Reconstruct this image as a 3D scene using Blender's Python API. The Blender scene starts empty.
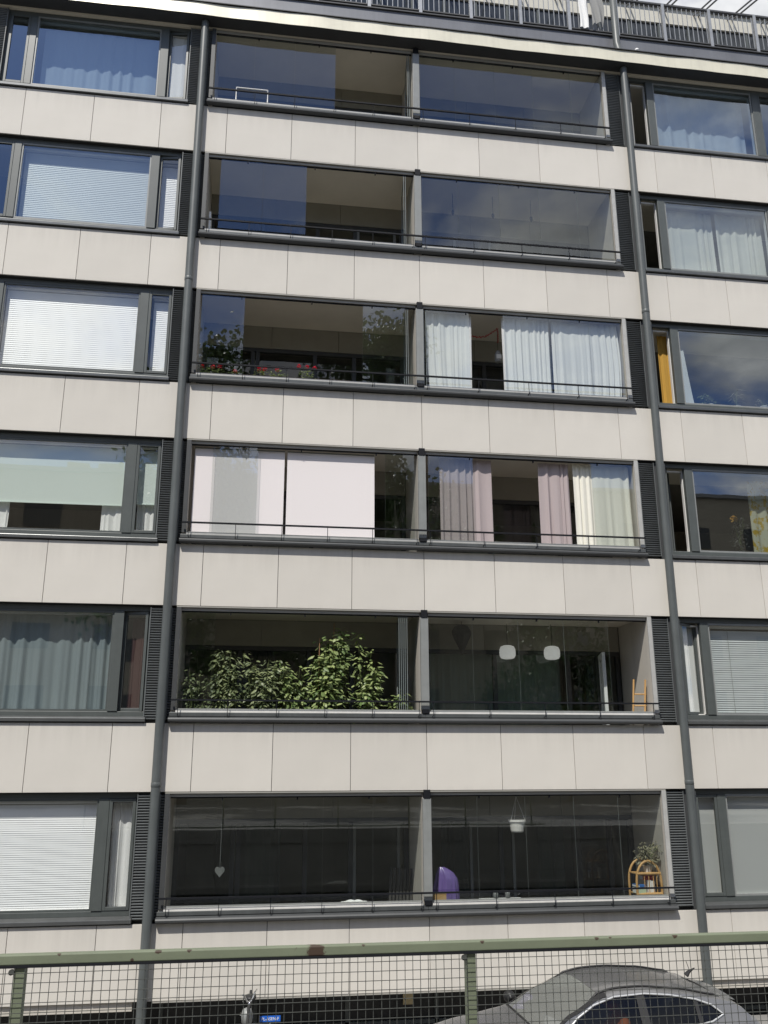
import bpy, bmesh, math, random
from mathutils import Vector, Matrix
R = math.radians
random.seed(7)
sc = bpy.context.scene
col = sc.collection
ZB = 16.75                      # street level is z = 0; the top edge of the uppermost cladding band is at ZB
def ZT(k): return ZB - 3.0 * k  # top edge of the cladding band of row k (0 = uppermost)

# ------------------------------------------------------------------ materials
def newmat(name):
    m = bpy.data.materials.new(name); m.use_nodes = True
    nt = m.node_tree; nt.nodes.clear()
    return m, nt, nt.nodes.new('ShaderNodeOutputMaterial')
def N(nt, typ, **kw):
    n = nt.nodes.new(typ)
    for k, v in kw.items():
        if k in n.inputs: n.inputs[k].default_value = v
        else: setattr(n, k, v)
    return n
def paint(name, c, rough=.5, metal=0.0, var=.12, scale=3.0, bump=0.0, bscale=60., rand=0.0, streak=0.0, spec=.5, dirt=0.0):
    m, nt, out = newmat(name); L = nt.links.new
    b = N(nt, 'ShaderNodeBsdfPrincipled', Roughness=rough, Metallic=metal)
    b.inputs['Specular IOR Level'].default_value = spec
    tc = N(nt, 'ShaderNodeTexCoord')
    no = N(nt, 'ShaderNodeTexNoise', Scale=scale, Detail=6.0, Roughness=.6)
    L(tc.outputs['Object'], no.inputs['Vector'])
    mr = N(nt, 'ShaderNodeMapRange'); mr.inputs[1].default_value = .3; mr.inputs[2].default_value = .7
    mr.inputs[3].default_value = 1 - var; mr.inputs[4].default_value = 1 + var
    L(no.outputs['Fac'], mr.inputs[0])
    last = mr.outputs[0]
    if rand:
        oi = N(nt, 'ShaderNodeObjectInfo')
        r2 = N(nt, 'ShaderNodeMapRange'); r2.inputs[3].default_value = 1 - rand; r2.inputs[4].default_value = 1 + rand
        L(oi.outputs['Random'], r2.inputs[0])
        mu = N(nt, 'ShaderNodeMath', operation='MULTIPLY'); L(last, mu.inputs[0]); L(r2.outputs[0], mu.inputs[1]); last = mu.outputs[0]
    if streak:
        mp = N(nt, 'ShaderNodeMapping'); mp.inputs['Scale'].default_value = (9, 9, .35)
        L(tc.outputs['Object'], mp.inputs['Vector'])
        n2 = N(nt, 'ShaderNodeTexNoise', Scale=1.6, Detail=5.0, Roughness=.65); L(mp.outputs[0], n2.inputs['Vector'])
        r3 = N(nt, 'ShaderNodeMapRange'); r3.inputs[1].default_value = .45; r3.inputs[2].default_value = .8
        r3.inputs[3].default_value = 1; r3.inputs[4].default_value = 1 - streak
        L(n2.outputs['Fac'], r3.inputs[0])
        mu = N(nt, 'ShaderNodeMath', operation='MULTIPLY'); L(last, mu.inputs[0]); L(r3.outputs[0], mu.inputs[1]); last = mu.outputs[0]
    if dirt:   # grime under the sills and along the lower edge, broken up by vertical run marks
        g = N(nt, 'ShaderNodeNewGeometry'); mp = N(nt, 'ShaderNodeMapping'); mp.inputs['Scale'].default_value = (5, 5, .22); L(g.outputs['Position'], mp.inputs['Vector'])
        n2 = N(nt, 'ShaderNodeTexNoise', Scale=1.0, Detail=7.0, Roughness=.7); L(mp.outputs[0], n2.inputs['Vector'])
        sx = N(nt, 'ShaderNodeSeparateXYZ'); L(tc.outputs['Object'], sx.inputs[0])
        up_ = N(nt, 'ShaderNodeMapRange'); up_.inputs[1].default_value = .55; up_.inputs[2].default_value = 1.07; L(sx.outputs['Z'], up_.inputs[0])
        lo_ = N(nt, 'ShaderNodeMapRange'); lo_.inputs[1].default_value = .10; lo_.inputs[2].default_value = .0; L(sx.outputs['Z'], lo_.inputs[0])
        ad = N(nt, 'ShaderNodeMath', operation='MULTIPLY_ADD'); L(lo_.outputs[0], ad.inputs[0]); ad.inputs[1].default_value = .6; L(up_.outputs[0], ad.inputs[2])
        r3 = N(nt, 'ShaderNodeMapRange'); r3.inputs[1].default_value = .38; r3.inputs[2].default_value = .75; L(n2.outputs['Fac'], r3.inputs[0])
        m1 = N(nt, 'ShaderNodeMath', operation='MULTIPLY'); L(ad.outputs[0], m1.inputs[0]); L(r3.outputs[0], m1.inputs[1])
        m2 = N(nt, 'ShaderNodeMath', operation='MULTIPLY_ADD'); L(m1.outputs[0], m2.inputs[0]); m2.inputs[1].default_value = -dirt; m2.inputs[2].default_value = 1
        mu = N(nt, 'ShaderNodeMath', operation='MULTIPLY'); L(last, mu.inputs[0]); L(m2.outputs[0], mu.inputs[1]); last = mu.outputs[0]
    vm = N(nt, 'ShaderNodeVectorMath', operation='SCALE'); vm.inputs[0].default_value = c[:3]
    L(last, vm.inputs['Scale']); L(vm.outputs[0], b.inputs['Base Color'])
    if bump:
        n3 = N(nt, 'ShaderNodeTexNoise', Scale=bscale, Detail=4.0); L(tc.outputs['Object'], n3.inputs['Vector'])
        bp = N(nt, 'ShaderNodeBump', Strength=bump, Distance=.01); L(n3.outputs['Fac'], bp.inputs['Height']); L(bp.outputs[0], b.inputs['Normal'])
    L(b.outputs[0], out.inputs[0])
    return m
def fabric(name, c, trans=.35, var=.06, weave=180., tint2=None, tscale=5.):
    m, nt, out = newmat(name); L = nt.links.new
    tc = N(nt, 'ShaderNodeTexCoord'); no = N(nt, 'ShaderNodeTexNoise', Scale=weave, Detail=3.0)
    L(tc.outputs['Object'], no.inputs['Vector'])
    mr = N(nt, 'ShaderNodeMapRange'); mr.inputs[1].default_value = .3; mr.inputs[2].default_value = .7; mr.inputs[3].default_value = 1 - var; mr.inputs[4].default_value = 1 + var
    L(no.outputs['Fac'], mr.inputs[0])
    vm = N(nt, 'ShaderNodeVectorMath', operation='SCALE'); vm.inputs[0].default_value = c[:3]; L(mr.outputs[0], vm.inputs['Scale'])
    colr = vm.outputs[0]
    if tint2:
        n2 = N(nt, 'ShaderNodeTexNoise', Scale=tscale, Detail=4.0, Roughness=.7); L(tc.outputs['Object'], n2.inputs['Vector'])
        rp = N(nt, 'ShaderNodeValToRGB'); rp.color_ramp.elements[0].position = .5; rp.color_ramp.elements[1].position = .58
        L(n2.outputs['Fac'], rp.inputs[0])
        mx = N(nt, 'ShaderNodeMix', data_type='RGBA'); mx.inputs['B'].default_value = (*tint2, 1)
        L(rp.outputs[0], mx.inputs['Factor']); L(colr, mx.inputs['A']); colr = mx.outputs['Result']
    d = N(nt, 'ShaderNodeBsdfDiffuse'); t = N(nt, 'ShaderNodeBsdfTranslucent'); mix = N(nt, 'ShaderNodeMixShader'); mix.inputs[0].default_value = trans
    L(colr, d.inputs[0]); L(colr, t.inputs[0]); L(d.outputs[0], mix.inputs[1]); L(t.outputs[0], mix.inputs[2]); L(mix.outputs[0], out.inputs[0])
    return m
def glass(name, f0, tint, wav=.0, gtint=(1, 1, 1)):
    m, nt, out = newmat(name); L = nt.links.new
    lw = N(nt, 'ShaderNodeLayerWeight', Blend=.5)
    p = N(nt, 'ShaderNodeMath', operation='POWER'); L(lw.outputs['Facing'], p.inputs[0]); p.inputs[1].default_value = 5
    ma = N(nt, 'ShaderNodeMath', operation='MULTIPLY_ADD'); L(p.outputs[0], ma.inputs[0]); ma.inputs[1].default_value = 1 - f0; ma.inputs[2].default_value = f0
    tr = N(nt, 'ShaderNodeBsdfTransparent'); tr.inputs[0].default_value = (*tint, 1)
    gl = N(nt, 'ShaderNodeBsdfGlossy', Roughness=.0); gl.inputs[0].default_value = (*gtint, 1)
    if wav:
        tc = N(nt, 'ShaderNodeTexCoord'); no = N(nt, 'ShaderNodeTexNoise', Scale=1.3, Detail=1.0); L(tc.outputs['Object'], no.inputs['Vector'])
        bp = N(nt, 'ShaderNodeBump', Strength=wav, Distance=.02); L(no.outputs['Fac'], bp.inputs['Height']); L(bp.outputs[0], gl.inputs['Normal'])
    mix = N(nt, 'ShaderNodeMixShader'); L(ma.outputs[0], mix.inputs[0]); L(tr.outputs[0], mix.inputs[1]); L(gl.outputs[0], mix.inputs[2])
    L(mix.outputs[0], out.inputs[0])
    return m
def leafmat(name, a, b2, trans=.3):
    m, nt, out = newmat(name); L = nt.links.new
    g = N(nt, 'ShaderNodeNewGeometry')
    mx = N(nt, 'ShaderNodeMix', data_type='RGBA'); mx.inputs['A'].default_value = (*a, 1); mx.inputs['B'].default_value = (*b2, 1)
    L(g.outputs['Random Per Island'], mx.inputs['Factor'])
    b = N(nt, 'ShaderNodeBsdfPrincipled', Roughness=.45); t = N(nt, 'ShaderNodeBsdfTranslucent'); mix = N(nt, 'ShaderNodeMixShader'); mix.inputs[0].default_value = trans
    L(mx.outputs['Result'], b.inputs['Base Color']); L(mx.outputs['Result'], t.inputs[0]); L(b.outputs[0], mix.inputs[1]); L(t.outputs[0], mix.inputs[2]); L(mix.outputs[0], out.inputs[0])
    return m
def rusty(name, c, rust=(.048, .03, .02), spots=()):
    m, nt, out = newmat(name); L = nt.links.new
    tc = N(nt, 'ShaderNodeTexCoord')
    b = N(nt, 'ShaderNodeBsdfPrincipled', Roughness=.55)
    n1 = N(nt, 'ShaderNodeTexNoise', Scale=2.2, Detail=8.0, Roughness=.7); L(tc.outputs['Object'], n1.inputs['Vector'])
    n2 = N(nt, 'ShaderNodeTexNoise', Scale=30., Detail=4.0, Roughness=.7); L(tc.outputs['Object'], n2.inputs['Vector'])
    sm = N(nt, 'ShaderNodeMath', operation='MULTIPLY_ADD'); L(n2.outputs['Fac'], sm.inputs[0]); sm.inputs[1].default_value = .5; L(n1.outputs['Fac'], sm.inputs[2])
    last = sm.outputs[0]
    for (p, r) in spots:
        d = N(nt, 'ShaderNodeVectorMath', operation='DISTANCE'); L(tc.outputs['Object'], d.inputs[0]); d.inputs[1].default_value = p
        mr = N(nt, 'ShaderNodeMapRange'); mr.inputs[1].default_value = r; mr.inputs[2].default_value = r * .1; mr.inputs[3].default_value = 0; mr.inputs[4].default_value = .36
        L(d.outputs['Value'], mr.inputs[0])
        ad = N(nt, 'ShaderNodeMath', operation='ADD'); L(last, ad.inputs[0]); L(mr.outputs[0], ad.inputs[1]); last = ad.outputs[0]
    rp = N(nt, 'ShaderNodeValToRGB'); rp.color_ramp.elements[0].position = .93; rp.color_ramp.elements[1].position = .99
    L(last, rp.inputs[0])
    vv = N(nt, 'ShaderNodeMapRange'); vv.inputs[1].default_value = .3; vv.inputs[2].default_value = .7; vv.inputs[3].default_value = .86; vv.inputs[4].default_value = 1.12
    L(n1.outputs['Fac'], vv.inputs[0])
    vm = N(nt, 'ShaderNodeVectorMath', operation='SCALE'); vm.inputs[0].default_value = c; L(vv.outputs[0], vm.inputs['Scale'])
    mx = N(nt, 'ShaderNodeMix', data_type='RGBA'); mx.inputs['B'].default_value = (*rust, 1)
    L(rp.outputs[0], mx.inputs['Factor']); L(vm.outputs[0], mx.inputs['A']); L(mx.outputs['Result'], b.inputs['Base Color'])
    bp = N(nt, 'ShaderNodeBump', Strength=.25, Distance=.003); L(n2.outputs['Fac'], bp.inputs['Height']); L(bp.outputs[0], b.inputs['Normal'])
    L(b.outputs[0], out.inputs[0])
    return m

M = dict(
    panel=paint('cladding_panel', (.595, .568, .518), .75, var=.035, scale=.9, bump=.06, bscale=160, rand=.04, spec=.25, dirt=.16),
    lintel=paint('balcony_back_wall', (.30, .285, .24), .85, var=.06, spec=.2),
    backing=paint('cladding_backing', (.03, .03, .03), .9),
    wall=paint('render_wall', (.50, .47, .42), .85, var=.05, scale=2, bump=.1, streak=.08, spec=.2),
    ceil=paint('painted_ceiling', (.76, .71, .61), .9, var=.05, scale=1.5, bump=.05, spec=.1),
    floorc=paint('balcony_floor', (.50, .47, .42), .85, var=.1),
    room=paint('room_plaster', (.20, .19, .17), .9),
    frame=paint('grey_green_frame', (.078, .088, .085), .42, var=.08, scale=5, streak=.1),
    frame_l=paint('pale_grey_metal', (.23, .24, .235), .4, var=.08, scale=5, streak=.12),
    framein=paint('white_window_liner', (.74, .73, .70), .5, var=.03),
    ledge=paint('ledge_sheet_metal', (.10, .107, .108), .4, metal=.25, var=.14, scale=4, streak=.15),
    ledge_d=paint('dark_ledge_steel', (.05, .053, .055), .5, var=.1, scale=4),
    sill=paint('sill_sheet_metal', (.12, .125, .125), .32, metal=.45, var=.12, scale=4, streak=.1),
    louvre=paint('louvre_steel', (.125, .135, .138), .5, var=.12, scale=4),
    pipe=paint('downpipe_paint', (.086, .096, .096), .45, var=.12, scale=2.5, streak=.15),
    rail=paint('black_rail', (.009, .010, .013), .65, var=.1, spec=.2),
    coping=paint('pale_coping', (.68, .67, .64), .45, var=.08, scale=6),
    trim=paint('pale_grey_trim', (.40, .40, .385), .45, var=.08, scale=6),
    track=paint('glazing_track', (.32, .31, .28), .5, var=.06),
    gedge=paint('glass_edge', (.24, .27, .265), .3, var=.05),
    cornice=paint('cream_fascia_metal', (.66, .63, .51), .38, metal=.15, var=.07, scale=1.8, bump=.25, bscale=1.4, streak=.1),
    roofm=paint('roof_sheet_metal', (.16, .165, .18), .45, metal=.2, var=.1, scale=1.5, streak=.12),
    roofd=paint('roof_dark_trim', (.045, .047, .05), .6),
    railgal=paint('galvanised_steel', (.33, .34, .35), .45, metal=.5, var=.1, scale=8),
    pent=paint('penthouse_band', (.55, .53, .46), .8, var=.05, streak=.1),
    dark=paint('dark_recess', (.014, .015, .016), .5, var=.3, scale=1.2),
    asphalt=paint('asphalt', (.05, .05, .052), .9, var=.25, scale=1.2, bump=.5, bscale=90),
    pave=paint('paving', (.21, .205, .195), .9, var=.15, scale=2, bump=.3, bscale=60),
    kerb=paint('granite_kerb', (.27, .265, .26), .85, var=.15, scale=12, bump=.2),
    white=paint('white_paint', (.78, .78, .76), .5, var=.03),
    conc=paint('concrete', (.26, .255, .24), .9, var=.15, scale=1.2, bump=.3, streak=.2),
    wood=paint('pale_wood', (.52, .31, .12), .5, var=.15, scale=9),
    black=paint('black_plastic', (.012, .012, .013), .5, var=.1),
    tyre=paint('rubber', (.018, .018, .018), .8, var=.1),
    chrome=paint('chrome', (.72, .73, .74), .13, metal=1.0, var=.04),
    soil=paint('soil', (.04, .028, .02), .95, var=.3, scale=20),
    pot=paint('terracotta', (.30, .12, .06), .8, var=.1),
    wpot=paint('white_plastic', (.72, .70, .66), .45, var=.03),
    bark=paint('bark', (.10, .08, .06), .9, var=.3, scale=6, bump=.6, bscale=14),
    opp=paint('opposite_facade', (.30, .27, .22), .85, var=.08, scale=.5, streak=.1),
    oppwin=paint('opposite_window', (.03, .035, .04), .15, var=.2),
    wglass=glass('window_glass', .19, (.74, .79, .79), .035, (.90, .96, 1.0)),
    wblue=glass('blue_window_glass', .25, (.54, .62, .68), .035, (.86, .94, 1.0)),
    wmid=glass('mint_window_glass', .13, (.93, .95, .94), .03),
    wclear=glass('clear_window_glass', .10, (.92, .94, .94), .03),
    bglass=glass('balcony_glass', .125, (.86, .89, .88), .03, (.92, .97, 1.0)),
    rglass=glass('rear_glass', .06, (.72, .77, .75), .02),
    wsglass=glass('windshield_glass', .42, (.30, .32, .32)),
    cglass=glass('car_glass', .035, (.42, .46, .45)),
    cwhite=fabric('white_curtain', (.93, .93, .91), .2),
    cgrey=fabric('blue_grey_curtain', (.50, .55, .57), .3),
    ccream=fabric('cream_curtain', (.92, .90, .80), .2),
    cpink=fabric('pink_grey_curtain', (.57, .49, .49), .3),
    cmaroon=fabric('maroon_curtain', (.17, .085, .08), .2),
    cbeige=fabric('grey_beige_curtain', (.80, .79, .73), .2),
    corange=fabric('ochre_curtain', (.70, .42, .10), .35),
    cfloral=fabric('floral_curtain', (.72, .69, .52), .3, tint2=(.62, .42, .06), tscale=7.),
    cdark=fabric('dark_rear_curtain', (.10, .11, .10), .1),
    cgreen=fabric('grey_green_backdrop', (.34, .39, .36), .1),
    rgreen=fabric('mint_blind', (.82, .91, .85), .25),
    rpink=fabric('blush_screen', (.92, .87, .865), .2, var=.03),
    bwhite=paint('white_blind_slat', (.90, .90, .89), .45, var=.03),
    bmid=paint('pale_grey_blind_slat', (.74, .74, .74), .45, var=.03),
    bgrey=paint('grey_blind_slat', (.52, .55, .55), .45, var=.04),
    frost=fabric('frosted_blind', (.66, .68, .67), .4, var=.02),
    purple=paint('purple_satin', (.15, .10, .30), .24, var=.1, scale=4, spec=.9),
    card=paint('cardboard', (.42, .26, .10), .8, var=.1),
    redm=paint('red_tinsel', (.55, .02, .02), .45, var=.2, scale=30),
    petal=leafmat('red_petal', (.75, .02, .03), (.60, .03, .09), .3),
    
    chairm=paint('dark_slat_paint', (.05, .047, .044), .6, var=.2, scale=12),
    kitem=paint('dark_woven_shade', (.022, .022, .024), .7, var=.2, scale=20),
    leaf=leafmat('leaf_green', (.10, .16, .05), (.34, .40, .16)),
    leafd=leafmat('leaf_dark', (.075, .105, .05), (.27, .31, .15)),
    leafg=leafmat('leaf_grey', (.16, .16, .10), (.30, .28, .18)),
    leafk=leafmat('leaf_black', (.02, .022, .02), (.10, .10, .09)),
    leaft=leafmat('leaf_tree', (.035, .07, .016), (.09, .15, .04)),
    stem=paint('stem', (.10, .13, .04), .7),
    cane=paint('cane', (.30, .16, .08), .7),
    blue=paint('blue_plate', (.01, .11, .52), .4, var=.04),
    note=paint('yellowed_paper', (.55, .46, .28), .8, var=.1, scale=9),
    green=rusty('green_rail_paint', (.145, .168, .115), spots=[((-.985, -.02, .005), .07), ((-1.72, -.02, -.01), .012), ((-1.62, -.02, .02), .022), ((-1.5, -.02, .02), .018), ((-.30, -.02, .02), .02), ((.55, -.02, .02), .024), ((.2, -.02, .02), .02), ((.26, -.02, .02), .016), ((-.80, -.02, .02), .018), ((-2.0, -.02, .02), .02)]),
    wire=paint('wire_steel', (.075, .08, .075), .5, metal=.3, var=.25, scale=30),
    car=paint('graphite_car_paint', (.21, .21, .212), .22, metal=.5, var=.03, spec=.6),
    brtrim=paint('brushed_trim', (.48, .49, .50), .35, metal=.35, var=.03),
    seat=paint('car_seat', (.02, .02, .021), .8),
    skin=paint('skin', (.50, .24, .15), .5, var=.06, scale=9),
    hair=paint('red_brown_hair', (.09, .025, .015), .6, var=.3, scale=30),
    shirt=fabric('orange_top', (.55, .16, .06), .05),
    lampr=paint('tail_lamp', (.28, .01, .012), .15), lampw=paint('head_lamp', (.5, .52, .55), .1, metal=.4),
    book1=paint('book_blue', (.05, .16, .42), .5), book2=paint('book_white', (.75, .74, .70), .5), book3=paint('book_green', (.45, .52, .35), .5), book4=paint('book_red', (.45, .03, .03), .5),
    greyc=fabric('grey_cloth', (.33, .33, .32), .1), jar=paint('glass_jar_grey', (.17, .175, .17), .2),
)

_m, _nt, _out = newmat('opal_lamp'); _b = N(_nt, 'ShaderNodeBsdfPrincipled', Roughness=.3); _b.inputs['Base Color'].default_value = (.85, .85, .82, 1)
_b.inputs['Emission Color'].default_value = (1, .99, .95, 1); _b.inputs['Emission Strength'].default_value = .32; _nt.links.new(_b.outputs[0], _out.inputs[0]); M['lamp'] = _m
_m = M['wsglass']; _nt = _m.node_tree; _o = [n for n in _nt.nodes if n.type == 'OUTPUT_MATERIAL'][0]; _src = _o.inputs[0].links[0].from_socket
_d = N(_nt, 'ShaderNodeBsdfDiffuse'); _d.inputs[0].default_value = (.34, .35, .33, 1); _x = N(_nt, 'ShaderNodeMixShader'); _x.inputs[0].default_value = .38
_nt.links.new(_src, _x.inputs[1]); _nt.links.new(_d.outputs[0], _x.inputs[2]); _nt.links.new(_x.outputs[0], _o.inputs[0])
# ------------------------------------------------------------------ helpers
class MB:
    def __init__(s): s.v = []; s.f = []
    def add(s, vs, fs):
        o = len(s.v); s.v += [tuple(p) for p in vs]; s.f += [tuple(i + o for i in f) for f in fs]; return s
    def box(s, x0, x1, y0, y1, z0, z1):
        return s.add([(x0,y0,z0),(x1,y0,z0),(x1,y1,z0),(x0,y1,z0),(x0,y0,z1),(x1,y0,z1),(x1,y1,z1),(x0,y1,z1)],
                     [(0,3,2,1),(4,5,6,7),(0,1,5,4),(1,2,6,5),(2,3,7,6),(3,0,4,7)])
    def tube(s, pts, r, n=6, closed=False):
        pts = [Vector(p) for p in pts]; rs = r if isinstance(r, (list, tuple)) else [r] * len(pts)
        o = len(s.v); m = len(pts); prev = None
        for i, p in enumerate(pts):
            d = (pts[(i+1) % m] - pts[i-1]) if (closed or 0 < i < m-1) else (pts[1]-pts[0] if i == 0 else pts[-1]-pts[-2])
            d = d.normalized()
            a = (prev - d * prev.dot(d)) if prev is not None else (Vector((0,0,1)).cross(d) if abs(d.z) < .9 else Vector((1,0,0)).cross(d))
            if a.length < 1e-6: a = Vector((1,0,0)).cross(d)
            a.normalize(); prev = a; b = d.cross(a)
            for j in range(n):
                t = 2*math.pi*j/n; s.v.append(tuple(p + (a*math.cos(t)+b*math.sin(t))*rs[i]))
        for i in range(m if closed else m-1):
            for j in range(n):
                A = o+i*n; B = o+((i+1) % m)*n
                s.f.append((A+j, A+(j+1) % n, B+(j+1) % n, B+j))
        if not closed: s.f.append(tuple(o+j for j in range(n))[::-1]); s.f.append(tuple(o+(m-1)*n+j for j in range(n)))
        return s
    def lathe(s, c, prof, n=20, sx=1, sy=1):
        o = len(s.v)
        for (r, z) in prof:
            for j in range(n):
                t = 2*math.pi*j/n; s.v.append((c[0]+r*sx*math.cos(t), c[1]+r*sy*math.sin(t), c[2]+z))
        for i in range(len(prof)-1):
            for j in range(n): s.f.append((o+i*n+j, o+i*n+(j+1) % n, o+(i+1)*n+(j+1) % n, o+(i+1)*n+j))
        s.f.append(tuple(o+j for j in range(n))[::-1]); s.f.append(tuple(o+(len(prof)-1)*n+j for j in range(n)))
        return s
    def grid(s, fn, nu, nv):
        o = len(s.v)
        for i in range(nu+1):
            for j in range(nv+1): s.v.append(tuple(fn(i/nu, j/nv)))
        for i in range(nu):
            for j in range(nv): a = o+i*(nv+1)+j; s.f.append((a, a+nv+1, a+nv+2, a+1))
        return s
    def leaf(s, p, d, up, L, W, fold=.25):
        d = d.normalized(); sd = d.cross(up)
        if sd.length < 1e-4: sd = d.cross(Vector((1, .3, 0)))
        sd.normalize(); n = sd.cross(d)
        q = [p, p+d*L*.35+sd*W*.5-n*W*fold*.5, p+d*L*.75+sd*W*.34-n*W*fold*.8, p+d*L-n*W*fold*1.3, p+d*L*.75-sd*W*.34-n*W*fold*.8, p+d*L*.35-sd*W*.5-n*W*fold*.5, p+d*L*.45]
        return s.add(q, [(0,1,6),(1,2,6),(2,3,6),(3,4,6),(4,5,6),(5,0,6)])
    def build(s, name, mat, parent=None, smooth=False, bevel=0, edge=None, loc=None, shift=None):
        me = bpy.data.meshes.new(name)
        if shift: s.v = [(a-shift[0], b-shift[1], c-shift[2]) for a, b, c in s.v]
        me.from_pydata(s.v, [], s.f); me.validate(); me.update()
        o = bpy.data.objects.new(name, me); col.objects.link(o)
        mats = mat if isinstance(mat, list) else [mat]
        for m in mats: me.materials.append(m)
        if parent: o.parent = parent
        if loc: o.location = loc
        if smooth:
            for p in me.polygons: p.use_smooth = len(p.vertices) <= 4
        if bevel:
            b = o.modifiers.new('bevel', 'BEVEL'); b.width = bevel; b.segments = 2; b.limit_method = 'ANGLE'; b.angle_limit = R(40)
        return o
def tag(o, label=None, cat=None, group=None, kind=None):
    for k, v in (('label', label), ('category', cat), ('group', group), ('kind', kind)):
        if v: o[k] = v
    return o
def empty(name, label, cat, group=None, loc=(0, 0, 0)):
    o = bpy.data.objects.new(name, None); col.objects.link(o); o.location = loc; o.empty_display_size = .1
    return tag(o, label, cat, group)
def copy_part(o, parent, loc=None):
    c = o.copy(); col.objects.link(c); c.parent = parent
    if loc is not None: c.location = loc
    return c

# ------------------------------------------------------------------ camera, world, sun
cam = bpy.data.cameras.new('camera'); co = bpy.data.objects.new('camera', cam); col.objects.link(co); sc.camera = co
yaw, pit, rol = R(8.27320815), R(16.0112077), R(-.14819534)
fw = Vector((math.sin(yaw)*math.cos(pit), math.cos(yaw)*math.cos(pit), math.sin(pit)))
r0 = Vector((math.cos(yaw), -math.sin(yaw), 0)); u0 = r0.cross(fw)
rt = r0*math.cos(rol)+u0*math.sin(rol); up = -r0*math.sin(rol)+u0*math.cos(rol)
mw = Matrix((rt, up, -fw)).transposed().to_4x4(); mw.translation = Vector((-1.28846331, -15.25119415, ZB-12.7238093))
co.matrix_world = mw
cam.sensor_fit = 'AUTO'; cam.sensor_width = 36; cam.lens = 893.5*36/1024; cam.clip_start = .05; cam.clip_end = 5000

SAZ, SEL = R(28), R(55)
sd = Vector((-math.sin(SAZ)*math.cos(SEL), -math.cos(SAZ)*math.cos(SEL), math.sin(SEL)))
sl = bpy.data.lights.new('sun', 'SUN'); so = bpy.data.objects.new('sun', sl); col.objects.link(so)
so.rotation_euler = sd.to_track_quat('Z', 'Y').to_euler(); so.location = (-20, -40, 60)
sl.energy = 4.8; sl.angle = R(.53); sl.color = (1.0, .955, .88)
w = bpy.data.worlds.new('World'); sc.world = w; w.use_nodes = True
nt = w.node_tree; nt.nodes.clear(); L = nt.links.new
wo = nt.nodes.new('ShaderNodeOutputWorld'); bg = nt.nodes.new('ShaderNodeBackground'); L(bg.outputs[0], wo.inputs[0]); bg.inputs[1].default_value = .15
sky = nt.nodes.new('ShaderNodeTexSky'); sky.sky_type = 'NISHITA'; sky.sun_disc = False; sky.sun_elevation = SEL; sky.sun_rotation = R(208)
sky.air_density = 1.0; sky.dust_density = .6; sky.ozone_density = 1.5
tc = nt.nodes.new('ShaderNodeTexCoord'); sp = nt.nodes.new('ShaderNodeSeparateXYZ'); L(tc.outputs['Generated'], sp.inputs[0])
zz = N(nt, 'ShaderNodeMath', operation='MAXIMUM'); L(sp.outputs['Z'], zz.inputs[0]); zz.inputs[1].default_value = .0
za = N(nt, 'ShaderNodeMath', operation='ADD'); L(zz.outputs[0], za.inputs[0]); za.inputs[1].default_value = .22
dv = N(nt, 'ShaderNodeVectorMath', operation='DIVIDE'); L(tc.outputs['Generated'], dv.inputs[0])
cx = nt.nodes.new('ShaderNodeCombineXYZ')
for i in range(3): L(za.outputs[0], cx.inputs[i])
L(cx.outputs[0], dv.inputs[1])
cn = N(nt, 'ShaderNodeTexNoise', Scale=1.7, Detail=9.0, Roughness=.58, Distortion=.25)
mp = nt.nodes.new('ShaderNodeMapping'); mp.inputs['Location'].default_value = (2.3, 7.1, 0); L(dv.outputs[0], mp.inputs[0]); L(mp.outputs[0], cn.inputs['Vector'])
# more cloud to the north-east (behind the building), broken cloud to the south
yb = N(nt, 'ShaderNodeMath', operation='MULTIPLY_ADD'); L(sp.outputs['Y'], yb.inputs[0]); yb.inputs[1].default_value = .11; L(cn.outputs['Fac'], yb.inputs[2])
rp = nt.nodes.new('ShaderNodeValToRGB'); rp.color_ramp.elements[0].position = .37; rp.color_ramp.elements[1].position = .50
L(yb.outputs[0], rp.inputs[0])
cs = N(nt, 'ShaderNodeTexNoise', Scale=3.1, Detail=6.0, Roughness=.6); L(mp.outputs[0], cs.inputs['Vector'])
cr = nt.nodes.new('ShaderNodeValToRGB'); cr.color_ramp.elements[0].position = .3; cr.color_ramp.elements[0].color = (1.9, 2.15, 2.6, 1); cr.color_ramp.elements[1].position = .65; cr.color_ramp.elements[1].color = (9.6, 9.5, 9.3, 1)
L(cs.outputs['Fac'], cr.inputs[0])
wm = N(nt, 'ShaderNodeMix', data_type='RGBA'); L(rp.outputs[0], wm.inputs['Factor']); deep = N(nt, 'ShaderNodeVectorMath', operation='MULTIPLY'); L(sky.outputs[0], deep.inputs[0]); deep.inputs[1].default_value = (.42, .55, .80); L(deep.outputs[0], wm.inputs['A']); L(cr.outputs[0], wm.inputs['B']); L(wm.outputs['Result'], bg.inputs[0])
sc.view_settings.view_transform = 'Standard'; sc.view_settings.look = 'None'; sc.view_settings.exposure = 0; sc.view_settings.gamma = 1
cy = sc.cycles; cy.max_bounces = 10; cy.diffuse_bounces = 5; cy.glossy_bounces = 4; cy.transparent_max_bounces = 32; cy.transmission_bounces = 6; cy.use_denoising = True
cy.sample_clamp_indirect = 6; cy.caustics_reflective = False; cy.caustics_refractive = False

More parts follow.
